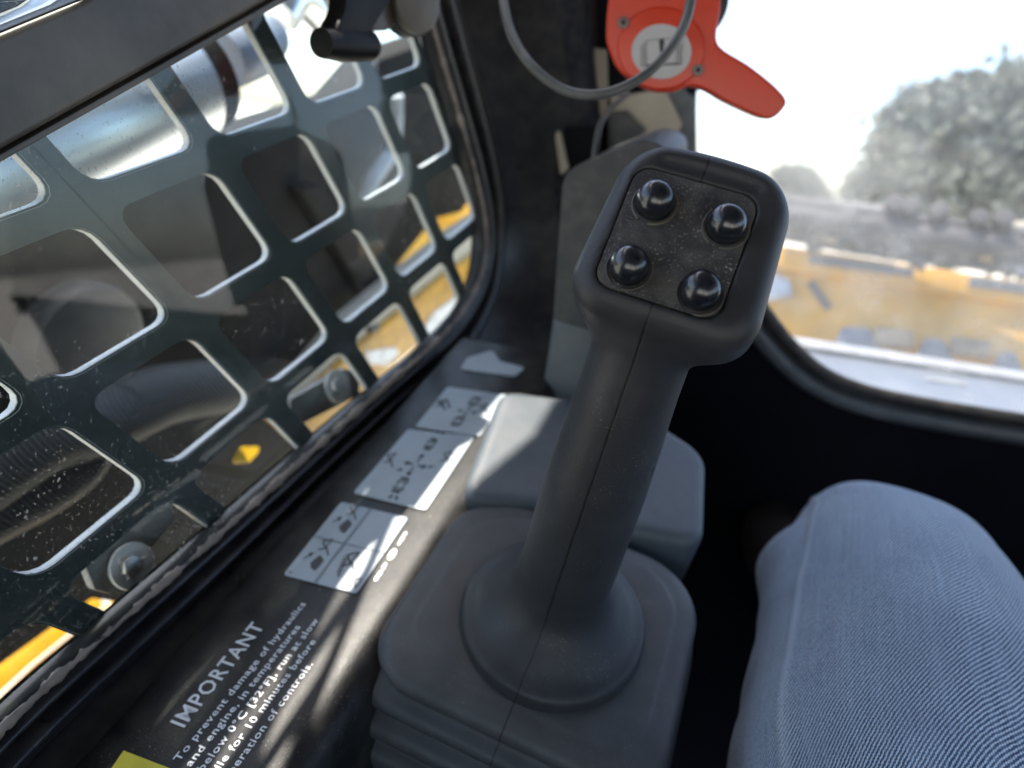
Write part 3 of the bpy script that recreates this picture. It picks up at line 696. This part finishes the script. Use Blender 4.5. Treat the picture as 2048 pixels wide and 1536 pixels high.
for p, nn in zip(Wuv, np.stack([_T[:, 1], -_T[:, 0]], 1) * side):
    for d, h in pf:
        q = p + nn * d; q = WS.at(q[0], q[1], h); V.append(q + CX * max(0, -.235 - .25 * (q @ CZ + .3) - q @ CX))
k = len(pf)
mesh('front_wall_panel', V, [(i * k + j, i * k + j + 1, (i + 1) * k + j + 1, (i + 1) * k + j) for i in range(len(Wuv) - 1) for j in range(k - 1)], DEEP, fw_)

# ------------------------------------------------------------------ cab shell around the operator
shell = thing('cab_shell', 'dark cab interior with roof, rear and right walls and floor around the seat', 'cab', cab(.3, 0, -.8))
box('floor_plate', (-.30, -.9, -.86), (1.15, .80, -.83), DEEP, shell)
RT = Plane(cab(0, 0, .49), CZ, CX)
slab('roof_rear', RT, None, .04, BLACK, shell, uvs=[(1.15, .05), (-.45, .05), (-.45, -.9), (1.15, -.9)])
slab('roof_front', RT, None, .04, BLACK, shell, uvs=[(1.15, .35), (1.15, .98), (-.34, .98), (-.34, .80), (-.40, .74), (-.425, .70), (-.425, .655), (-.45, .56), (-.45, .35)])  # left edge of the unseen roof stepped to shape the sun patches inside
HATCH = glass_material('tinted_hatch_glass', (.10, .12, .13), .1, .02)
slab('roof_hatch_pane', RT, None, .004, HATCH, shell, uvs=[(.15, .05), (.55, .05), (.55, .35), (.15, .35)], h=-.015)
slab('roof_left', RT, None, .04, BLACK, shell, uvs=[(.15, .05), (.15, .35), (-.45, .35), (-.45, .05)])
box('roof_right', (.55, .05, .45), (1.15, .35, .49), BLACK, shell)
box('rear_panel', (-.34, -.93, -.86), (1.15, -.90, .0), BLACK, shell)
for x0 in (-.34, .36, 1.08): box('rear_post', (x0, -.93, .0), (x0 + .07, -.90, .45), BLACK, shell)
box('right_panel', (1.12, -.9, -.86), (1.15, .78, .10), BLACK, shell)
for y0 in (-.9, -.25, .25, .70): box('right_post', (1.12, y0, .10), (1.15, y0 + .06, .45), BLACK, shell)
box('left_rear_panel', (-.30, -.9, -.86), (-.27, -.14, .45), BLACK, shell)
box('console_side', (-.055, -.5, -.83), (-.035, .70, -.42), DEEP, shell)

# ------------------------------------------------------------------ the operator's leg
per = thing('person', 'person in light blue jeans, only the bent left leg and a brown shoe in view', 'person', ray(1800, 1300) * .42)
def leg():
    # centre line (pixel, depth) and half widths; a loft with UVs for the twill
    ctl = [((1990, 2500), .235, .092, .078), ((1925, 2000), .285, .092, .078), ((1842, 1640), .345, .0905, .076), ((1812, 1400), .40, .084, .074), ((1794, 1240), .452, .0755, .068), ((1782, 1165), .495, .070, .063)]
    C = [ray(*p) * d for p, d, _, _ in ctl]; A = [a for _, _, a, _ in ctl]; B = [b for _, _, _, b in ctl]
    k = C[-1]; fwd = nrm(C[-1] - C[-2])
    dn = nrm(-CZ * .80 + CY * .50 + CX * .18)
    # bend of the knee, then the shin going down
    for a, s, w1, w2 in ((.25, .022, .0700, .062), (.5, .042, .068, .060), (.78, .064, .064, .058), (1, .095, .062, .058)):
        C.append(C[-1] + nrm(fwd * (1 - a) + dn * a) * (s if a == .25 else .03)); A.append(w1); B.append(w2)
    for i in range(5): C.append(C[-1] + dn * .07); A.append(.060 - .004 * i); B.append(.058 - .003 * i)
    P = smooth_path(C, 170); q = np.linspace(0, 1, len(P)); qa = np.linspace(0, 1, len(C))
    cl = np.concatenate([[0], np.cumsum(np.linalg.norm(np.diff(np.array(C), axis=0), axis=1))]); cl /= cl[-1]
    pl_ = np.concatenate([[0], np.cumsum(np.linalg.norm(np.diff(P, axis=0), axis=1))]); Lt = pl_[-1]; pl_ = pl_ / Lt
    A = np.interp(pl_, cl, A); B = np.interp(pl_, cl, B)
    T = np.gradient(P, axis=0); S = 120; V = []; UV = []
    side_ = nrm(CX); sk = np.concatenate([[0], np.cumsum(np.linalg.norm(np.diff(np.array(C), axis=0), axis=1))])[4] + .02
    for i, p in enumerate(P):
        tt_ = nrm(T[i]); a = nrm(side_ - (side_ @ tt_) * tt_); b = np.cross(a, tt_)
        if b @ CZ < 0 and i < len(P) * .5: b = -b
        if i and b @ pb < 0: b = -b
        pb = b; s = pl_[i] * Lt
        for k_ in range(S + 1):
            th = 2 * math.pi * k_ / S; r = 1.0
            # folds at the inside of the knee and a raised side seam
            fold = math.exp(-((s - .42) / .07) ** 2) * .035 * math.sin(th * 3 + s * 60) * (1 if math.sin(th) < .3 else .3)
            wr = .022 * math.exp(-((s - sk + .055 + .02 * math.sin(th)) / .012) ** 2) * max(0, -math.cos(th)) ** 2 - .018 * math.exp(-((s - sk + .09 - .03 * math.cos(th)) / .010) ** 2) * max(0, -math.cos(th - .3)) ** 3 + .012 * math.sin(th * 5 + s * 25) * math.sin(s * 18 + th) + .006 * math.sin(th * 2.3 - s * 41)
            seam = .028 * math.exp(-((th - math.radians(152)) / .035) ** 2)
            fold += .20 * math.exp(-((s - sk) / .035) ** 2) * math.exp(-((th - math.radians(186)) / .30) ** 2) - .05 * math.exp(-((s - sk + .01) / .05) ** 2) * math.exp(-((th - math.radians(160)) / .12) ** 2)
            ct, st_ = math.cos(th), math.sin(th); e = .86
            V.append(p + a * A[i] * (1 + fold + wr + seam) * math.copysign(abs(ct) ** e, ct) + b * B[i] * (1 + fold + wr + seam) * math.copysign(abs(st_) ** e, st_))
            UV.append((th * .078, s))
    W = S + 1; Fs = [(i * W + k_, i * W + k_ + 1, (i + 1) * W + k_ + 1, (i + 1) * W + k_) for i in range(len(P) - 1) for k_ in range(S)]
    m, n, l, b = nt('light_blue_denim'); uv = n.new("ShaderNodeUVMap"); uv.uv_map = 'uv'
    nz_ = n.new("ShaderNodeTexNoise"); nz_.inputs['Scale'].default_value = 350; nz_.inputs['Detail'].default_value = 2; l.new(uv.outputs[0], nz_.inputs['Vector'])
    sp = n.new("ShaderNodeSeparateXYZ"); l.new(uv.outputs[0], sp.inputs[0])
    wob = math_(n, l, 'MULTIPLY', math_(n, l, 'SUBTRACT', nz_.outputs['Fac'], .5), .0007)
    ph = math_(n, l, 'ADD', math_(n, l, 'ADD', math_(n, l, 'MULTIPLY', sp.outputs[0], .85), math_(n, l, 'MULTIPLY', sp.outputs[1], .48)), wob)
    tw = math_(n, l, 'SINE', math_(n, l, 'MULTIPLY', ph, 2 * math.pi / .00135))
    tw = math_(n, l, 'ADD', math_(n, l, 'MULTIPLY', tw, .5), .5)
    th2 = math_(n, l, 'SINE', math_(n, l, 'MULTIPLY', sp.outputs[0], 2 * math.pi / .0008)); 
    tw2 = math_(n, l, 'ADD', math_(n, l, 'MULTIPLY', tw, .74), math_(n, l, 'MULTIPLY', th2, .16))
    nf = n.new("ShaderNodeTexNoise"); nf.inputs['Scale'].default_value = 900; nf.inputs['Detail'].default_value = 3; l.new(uv.outputs[0], nf.inputs['Vector'])
    tw2 = math_(n, l, 'MULTIPLY', tw2, math_(n, l, 'ADD', .2, math_(n, l, 'MULTIPLY', nf.outputs['Fac'], 1.6)))
    mpv = n.new("ShaderNodeMapping"); mpv.inputs['Scale'].default_value = (420, 14, 1); l.new(uv.outputs[0], mpv.inputs[0])
    st2 = noise(n, l, mpv.outputs[0], 1.0, 3, .6)
    mpb = n.new("ShaderNodeMapping"); mpb.inputs['Scale'].default_value = (1, 1, 1); l.new(uv.outputs[0], mpb.inputs[0])
    blot = noise(n, l, mpb.outputs[0], 24, 4)
    c = mixc(n, l, ramp(n, l, tw2, .22, .78), (.014, .045, .115), (.72, .86, .99))
    c = mixc(n, l, math_(n, l, 'MULTIPLY', ramp(n, l, st2, .45, .75), .34), c, (.44, .57, .76))
    c = mixc(n, l, math_(n, l, 'MULTIPLY', ramp(n, l, blot, .35, .7), .35), c, (.12, .17, .27))
    su = math_(n, l, 'ABSOLUTE', math_(n, l, 'SUBTRACT', sp.outputs[0], math.radians(152) * .078))
    sm = math_(n, l, 'MULTIPLY', ramp(n, l, su, .0012, .0032, (1, 1, 1, 1), (0, 0, 0, 1)), math_(n, l, 'ADD', .1, math_(n, l, 'MULTIPLY', nf.outputs['Fac'], .6)))
    c = mixc(n, l, sm, c, (.55, .62, .70))
    l.new(c, b.inputs['Base Color']); b.inputs['Roughness'].default_value = .9; b.inputs['Specular IOR Level'].default_value = .15
    l.new(bump(n, l, tw2, .00035, .8), b.inputs['Normal']); b.inputs['Sheen Weight'].default_value = .25
    o = mesh('trousers', V, Fs, m, per, auto=180)
    me = o.data; ul = me.uv_layers.new(name='uv'); U = np.array(UV)
    vi = np.zeros(len(me.loops), int); me.loops.foreach_get('vertex_index', vi); ul.data.foreach_set('uv', U[vi].ravel())
leg()
def shoe():
    c = ray(1560, 1030) * .95; P = [c + CY * t_ - CZ * (.0 if t_ < .05 else (t_ - .05) * .3) for t_ in (-.10, -.06, 0, .06, .10, .12)]
    tube('shoe', P, [.03, .045, .042, .040, .03, .008], surf('brown_leather', (.022, .014, .012), .6), per, n=30, seg=20)
shoe()

# ------------------------------------------------------------------ outside: ground, machine, attachment, trees
GZ = -1.62
gm, n, l, b = nt('pale_gravel_ground'); v = coords(n, l)
c = mixc(n, l, ramp(n, l, noise(n, l, v, .6, 8, .7), .3, .75), (.50, .46, .38), (.66, .62, .54)); c = mixc(n, l, math_(n, l, 'MULTIPLY', ramp(n, l, noise(n, l, v, 40, 3), .5, .8), .3), c, (.3, .27, .22))
l.new(c, b.inputs['Base Color']); b.inputs['Roughness'].default_value = .95; l.new(bump(n, l, noise(n, l, v, 30, 5), .02, .6), b.inputs['Normal'])
g = mesh('ground', [(-600, -600, GZ), (600, -600, GZ), (600, 600, GZ), (-600, 600, GZ)], [(0, 1, 2, 3)], gm, smooth=False); tag(g, 'pale sunlit gravel yard outside the cab', kind='structure')

# ledge right in front of the windshield
lp = Plane(ray(1800, 760) * 1.05, CZ, CX)
ledge = thing('front_ledge', 'dusty blue grey steel ledge with a pale front lip outside the windshield', 'ledge', lp.hit(1800, 760))
def ledge_near(x, y):
    p = lp.hit(x, y); p = p - CY * (p @ CY - .775) / 1.0; d = p - lp.p; return (d @ lp.a, d @ lp.b)
slab('ledge_plate', lp, None, .012, BLUESTEEL, ledge, bevel=.002, uvs=[lp.uv(1500, 667), lp.uv(2500, 822), ledge_near(2500, 822), ledge_near(1500, 667)])
slab('ledge_lip', lp, [(1560, 668), (2500, 812), (2500, 828), (1560, 684)], .020, surf('pale_lip_paint', (.22, .23, .25), .4, dust=.2), ledge, h=.008, bevel=.002)
slab('ledge_mark', lp, [(1858, 735), (1935, 746), (1932, 752), (1855, 741)], .001, surf('faded_mark', (.2, .22, .24), .6), ledge, h=.002)
slab('ledge_mark', lp, [(1850, 752), (1938, 764), (1932, 770), (1852, 758)], .001, surf('faded_mark', (.2, .22, .24), .6), ledge, h=.002)

FW = nrm(ray(1800, 560) * np.array((1, 1, 0))); SD = np.cross(FW, (0, 0, 1))
IP = Plane(ray(1800, 560) * 2.3, nrm(-FW + np.array((0, 0, .35))), SD)
att = thing('yellow_attachment', 'dusty yellow front attachment with dark hydraulic hoses along its top', 'attachment', IP.hit(1800, 600))
slab('lower_face', IP, [(750, 407), (2500, 664), (2500, 900), (750, 600)], .10, YELD, att, bevel=.01)
slab('upper_edge', IP, [(750, 367), (2500, 628), (2500, 678), (750, 415)], .14, YELD, att, bevel=.015, h=.03)
for q in ([(1620, 508), (1828, 535), (1826, 554), (1618, 526)], [(1940, 550), (2110, 574), (2110, 596), (1938, 572)]):
    slab('dark_slot', IP, q, .02, surf('slot_blue_grey', (.06, .07, .10), .6), att, h=.036, bevel=.003)
slab('dark_bar', IP, [(1612, 566), (1628, 560), (1664, 612), (1650, 620)], .02, surf('slot_dark', (.05, .05, .055), .6), att, h=.012, bevel=.003)
slab('grey_bracket', IP, [(1530, 540), (1580, 560), (1584, 592), (1530, 600)], .03, STEEL, att, h=.03, bevel=.004)
for i, q in enumerate(([(1660, 705), (1684, 652), (1742, 656), (1768, 712)], [(1830, 715), (1850, 674), (1888, 680), (1910, 728)], [(1985, 740), (2004, 700), (2030, 704), (2052, 748)])):
    slab('steel_tooth', IP, q, .05, BLUESTEEL, att, h=.07, bevel=.006)
for q in ([(1752, 652), (1828, 660), (1830, 694), (1748, 686)], [(1904, 670), (1986, 682), (1980, 714), (1902, 704)]):
    slab('brown_block', IP, q, .06, surf('dusty_block', (.10, .085, .07), .8, var=.4), att, h=.09, bevel=.008)
hy = thing('hydraulic_hoses', 'row of dark dusty hydraulic hoses and fittings above the yellow attachment', 'hoses', IP.hit(1800, 480))
HM = surf('dusty_hose', (.03, .03, .034), .75, var=.4, vscale=8, dust=.3, dustcol=(.2, .19, .18))
for y0, y1, r in ((404, 536, .030), (428, 562, .036), (452, 588, .036), (470, 602, .020)):
    pts = [IP.hit(760 + 145 * k, y1 - (2510 - 760 - 145 * k) * (y1 - y0) / 990 + rng.normal() * 4, .10 + .05 * (y0 < 440)) for k in range(13)]
    tube('hose', pts, [r * rng.uniform(.6, 1.25) for _ in range(30)], HM, hy, n=90, seg=12)
HM2 = [surf('dusty_fitting_%s' % q, c_, .7, var=.5, vscale=12, dust=.3) for q, c_ in (('dark', (.02, .02, .022)), ('grey', (.10, .10, .11)), ('tan', (.22, .17, .10)), ('blue', (.06, .08, .12)))]
for k in range(46):
    x = rng.uniform(1540, 2120); y = 412 + (x - 1540) * .134 + rng.uniform(-12, 78); w_, h2 = rng.uniform(8, 34), rng.uniform(6, 18)
    a_ = rng.uniform(-.5, .5); q = [(x + w_ * i * math.cos(a_) - h2 * j * math.sin(a_), y + .13 * w_ * i + w_ * i * math.sin(a_) + h2 * j) for i, j in ((-.5, -.5), (.5, -.5), (.5, .5), (-.5, .5))]
    slab('fitting', IP, q, .04, HM2[int(rng.choice([0, 0, 0, 0, 1, 1, 2, 3]))], hy, h=rng.uniform(.12, .17), bevel=.004)
for x, y in ((1790, 402), (1822, 408), (1880, 418), (2010, 434), (1960, 430), (1700, 560 - 130)):
    disc('fitting', IP.hit(x, y, .2), nrm(-FW + np.array((0, 0, .6))), .028, .05, HM, hy, seg=8, bevel=.006)
slab('pale_top_pipe', IP, [(1560, 392), (1640, 396), (1790, 412), (1786, 424), (1560, 412)], .05, surf('pinkish_grey_pipe', (.30, .27, .28), .5), hy, h=.12, bevel=.01)
slab('pale_fitting', IP, [(2030, 440), (2080, 446), (2080, 462), (2030, 455)], .05, BEIGE, hy, h=.16, bevel=.006)

LEAF = []
for nm, col in (('leaf_green', (.075, .10, .035)), ('leaf_grey_green', (.15, .16, .125)), ('leaf_light', (.16, .17, .05))):
    m, n, l, b = nt(nm); b.inputs['Base Color'].default_value = (*col, 1); b.inputs['Roughness'].default_value = .6; LEAF.append(m)
BARK = surf('bark', (.10, .08, .06), .9, vscale=6, var=.4)
def tree(label, pix, dist, group, nleaf, seed, leafm):
    rg = np.random.default_rng(seed); P = [ray(x, y) * (dist / (ray(x, y) @ FW)) for x, y in pix]; c = np.mean(P, 0)
    base = np.array((c[0], c[1], GZ)); t = thing('tree', label, 'tree', base, group)
    tube('trunk', [base, base * .5 + c * .5, c], [dist * .012, dist * .010, dist * .005], BARK, t, n=14, seg=9)
    for q in P[::2]: tube('limb', [base * .45 + c * .55, (c + q) / 2 - (0, 0, .2), c + (q - c) * .85], [dist * .006, dist * .004, dist * .001], BARK, t, n=8, seg=6)
    # leaf clumps fill the outline (its own depth is about its width)
    poly = np.array([[(p - c) @ SD, (p - c)[2]] for p in P]); V = []; Fs = []; wid = np.ptp(poly[:, 0])
    def inside(x, y):
        r = False
        for i in range(len(poly)):
            (x0, y0), (x1, y1) = poly[i - 1], poly[i]
            if (y0 > y) != (y1 > y) and x < (x1 - x0) * (y - y0) / (y1 - y0) + x0: r = not r
        return r
    k = 0; cl = []
    while len(cl) < nleaf // 40:
        x, y = rg.uniform(poly[:, 0].min(), poly[:, 0].max()), rg.uniform(poly[:, 1].min(), poly[:, 1].max())
        if inside(x, y): cl.append(c + SD * x + np.array((0, 0, y)) + FW * rg.uniform(-.35, .35) * wid)
    for q in cl:
        L = q + rg.normal(size=(40, 3)) * wid * .032
        for p in L:
            a = nrm(rg.normal(size=3)) * wid * .022; b_ = nrm(np.cross(a, rg.normal(size=3))) * wid * .014; i = len(V)
            V += [p - a, p + b_, p + a, p - b_]; Fs.append((i, i + 1, i + 2, i + 3))
    o = mesh('crown', V, Fs, leafm, t, smooth=False)
tree('large broad grey green tree seen through the dusty windshield at right', [(1700, 425), (1735, 345), (1775, 275), (1830, 205), (1895, 196), (1925, 176), (2060, 172), (2200, 190), (2350, 300), (2420, 480), (2100, 520), (1800, 480)], 26, 'trees beyond the yard', 42000, 3, LEAF[1])
tree('small low tree just right of the joystick head, beyond the yard', [(1535, 410), (1545, 345), (1575, 334), (1610, 336), (1640, 362), (1665, 400), (1690, 425), (1560, 440)], 32, 'trees beyond the yard', 14000, 4, LEAF[1])

# the machine's own left side, seen through the guard
MP = Plane(cab(-.52, 0, 0), CX, CY)
arm_ = thing('lift_arm', 'dark dusty lift arm plate of the machine behind the window guard', 'lift arm', MP.hit(300, 600))
slab('arm_plate', MP, [(-900, 640), (-300, 470), (120, 400), (330, 330), (560, 250), (690, 205), (760, 120), (930, 60), (1000, 300), (925, 425), (868, 440), (790, 540), (632, 690), (740, 740), (740, 900), (600, 1200), (330, 1225), (185, 1200), (0, 1334), (-200, 1468), (-900, 1930)], .05, DKMACH, arm_, bevel=.006)
slab('arm_rib', MP, [(600, 380), (640, 370), (780, 560), (740, 600)], .02, DKMACH, arm_, h=.02, bevel=.006)
disc('pivot_boss', MP.hit(190, 700, .03), CX, .06, .03, surf('grey_boss', (.07, .07, .075), .5), arm_, a=CY, bevel=.01)
cy_ = thing('hydraulic_cylinder', 'smooth white hydraulic cylinder lying above the dark lift arm', 'hydraulic cylinder', MP.hit(100, 300, .06))
tube('cylinder_barrel', [MP.hit(-900, 640, .05), MP.hit(-300, 440, .05), MP.hit(345, 165, .05)], .052, WPAINT, cy_, n=20, seg=40, smoothp=False)
tube('cylinder_cap', [MP.hit(335, 170, .05), MP.hit(385, 145, .05)], .048, DKMACH, cy_, seg=30, smoothp=False)
tube('rod_eye', [MP.hit(440, 118, .03), MP.hit(520, 82, .03), MP.hit(545, 70, .03)], [.028, .03, .02], surf('blue_grey_cap', (.22, .26, .34), .4), cy_, n=12, seg=24)
# pale curved hose
tube('bent_pipe', [MP.hit(790, 190, .03), MP.hit(785, 290, .03), MP.hit(745, 360, .03), MP.hit(725, 410, .03)], .012, surf('pale_pipe', (.35, .38, .42), .4), arm_, n=24, seg=14)
# white bent hose end at the top
tube('white_elbow', [MP.hit(560, 30, .03), MP.hit(590, -10, .03), MP.hit(640, 30, .03), MP.hit(650, 60, .03)], .02, WPAINT, cy_, n=24, seg=16)
# woven hose sleeves lower left
wv, n, l, b = nt('woven_nylon_sleeve'); v = coords(n, l)
w1 = n.new("ShaderNodeTexWave"); w1.inputs['Scale'].default_value = 130; w1.inputs['Distortion'].default_value = .6; w1.bands_direction = 'DIAGONAL'; l.new(v, w1.inputs['Vector'])
w2 = n.new("ShaderNodeTexWave"); w2.inputs['Scale'].default_value = 300; w2.bands_direction = 'Z'; l.new(v, w2.inputs['Vector'])
h_ = math_(n, l, 'MULTIPLY', w1.outputs['Fac'], math_(n, l, 'ADD', .5, math_(n, l, 'MULTIPLY', w2.outputs['Fac'], .5)))
l.new(mixc(n, l, h_, (.012, .012, .013), (.10, .098, .09)), b.inputs['Base Color']); b.inputs['Roughness'].default_value = .6; l.new(bump(n, l, h_, .001, .8), b.inputs['Normal'])
HP = Plane(cab(-.40, 0, 0), CX, CY)
for lb, pts, r in (('upper black woven hose sleeve behind the lower left guard holes', [(-300, 1130), (-60, 965), (80, 880), (190, 850), (330, 790), (460, 770)], .026),
                   ('lower sagging black woven hose sleeve above the yellow flange', [(-300, 1190), (-40, 1040), (70, 985), (150, 930), (185, 870), (260, 800)], .021)):
    o = tube('hose_sleeve', [HP.hit(x, y) for x, y in pts], r, wv, None, n=50, seg=24); tag(o, lb, 'hose sleeve')
fl = thing('yellow_flange', 'bright yellow painted body flange low behind the side window', 'body flange', HP.hit(100, 1300))
FP = Plane(MP.hit(100, 1330, -.12), nrm(CZ * .8 + CX * .6), CY)
slab('flange_top', FP, [(-200, 1580), (-200, 1440), (0, 1322), (172, 1180), (212, 1208), (60, 1330), (0, 1385)], .004, YEL, fl, bevel=.001)
slab('flange_step', FP, [(-200, 1900), (-200, 1600), (0, 1392), (66, 1330), (222, 1204), (420, 1130), (480, 1300), (200, 1760)], .004, YEL, fl, h=-.008, bevel=.001)
yb = thing('yellow_beam', 'yellow body beam with worn white patches at the lower front of the window', 'body beam', HP.hit(800, 640))
BP = Plane(MP.p + CX * .06, CX, CY)
slab('beam', BP, [(560, 850), (700, 712), (900, 545), (1000, 480), (1010, 560), (900, 640), (780, 740), (620, 900)], .03, surf('worn_orange_yellow_paint', (.55, .27, .02), .45, var=.35, vscale=40), yb, bevel=.003)
slab('white_patch', BP, [(852, 652), (870, 625), (905, 600), (925, 570), (960, 560), (960, 620), (880, 700), (850, 690)], .003, surf('worn_white', (.7, .7, .72), .4), yb, h=.003, r=.004)
slab('white_patch', BP, [(730, 705), (790, 695), (800, 705), (775, 730), (740, 728)], .003, surf('worn_white', (.7, .7, .72), .4), yb, h=.003, r=.003)
slab('cream_plate', BP, [(560, 800), (690, 640), (900, 470), (960, 430), (985, 480), (900, 548), (700, 716), (575, 835)], .02, BEIGE, yb, h=-.012, bevel=.002)
tube('black_fitting', [BP.hit(738, 660, .01), BP.hit(752, 655, .01)], .006, BLACK, yb, n=4, seg=10)
RFP = Plane(HP.hit(497, 907, .03), nrm(CX * .7 + CZ * .7), CY)
rf = slab('reflector', RFP, [(470, 918), (486, 893), (519, 893), (516, 906), (500, 923), (472, 925)], .004, surf('orange_reflector', (.95, .52, .01), .5), None, h=0, r=.0015); tag(rf, 'small bright orange yellow marker behind the lower guard hole', 'reflector')
KP = Plane(WP.p - WN * .022, WN, CY)
for i, (x, y, rail, lb) in enumerate(((268, 1132, [(170, 1130), (300, 1005), (345, 1010), (350, 1040), (225, 1190), (190, 1180)], 'grey hex bolt and washer on a pale rail, lower left of the window'),
                       (678, 772, [(580, 800), (690, 738), (720, 745), (720, 790), (600, 850), (585, 835)], 'grey hex bolt and washer on a pale rail, beside the yellow beam'))):
    kb = thing('window_bolt', lb, 'bolt', KP.hit(x, y), 'bolts holding the window guard')
    slab('rail', KP, rail, .006, surf('pale_dusty_rail', (.17, .165, .155), .5, dust=.4), kb, h=-.008, r=.003, bevel=.001)
    disc('washer', KP.hit(x, y), nrm(WN + CZ * .4), .0125, .003, surf('washer_steel', (.36, .36, .35), .4, metal=0, dust=.2), kb, bevel=.001, a=CY)
    disc('bolt_head', KP.hit(x, y, .004), nrm(WN + CZ * .4), .0058, .005, SCREW, kb, seg=6, bevel=.0006, a=CY)
gr = tree('leafy green bush beyond the machine, above the door bar', [(-200, 60), (-100, -10), (60, -40), (200, -60), (250, 20), (100, 60), (0, 90), (-150, 110)], 9, None, 3000, 9, LEAF[0]) if False else None
BDIR = nrm(ray(60, 20) * np.array((1, 1, 0))); _FW, _SD = FW, SD
FW, SD = BDIR, np.cross(BDIR, (0, 0, 1))
tree('leafy green bush beyond the machine, above the door bar', [(-400, 160), (-250, 40), (-50, -40), (120, -90), (300, -60), (330, 40), (150, 90), (0, 130), (-200, 220)], 7, None, 5000, 9, LEAF[0])
FW, SD = _FW, _SD

# unseen beam added outside, above the view, to keep sun off the lower window
ua = thing('added_shade_beam', 'long dark beam added above and outside the side window to block the sun', 'lift arm', cab(-.62, .3, .5))
box('shade_beam', (-.68, -1.6, .425), (-.60, 1.2, .575), DKMACH, ua, bevel=.01)
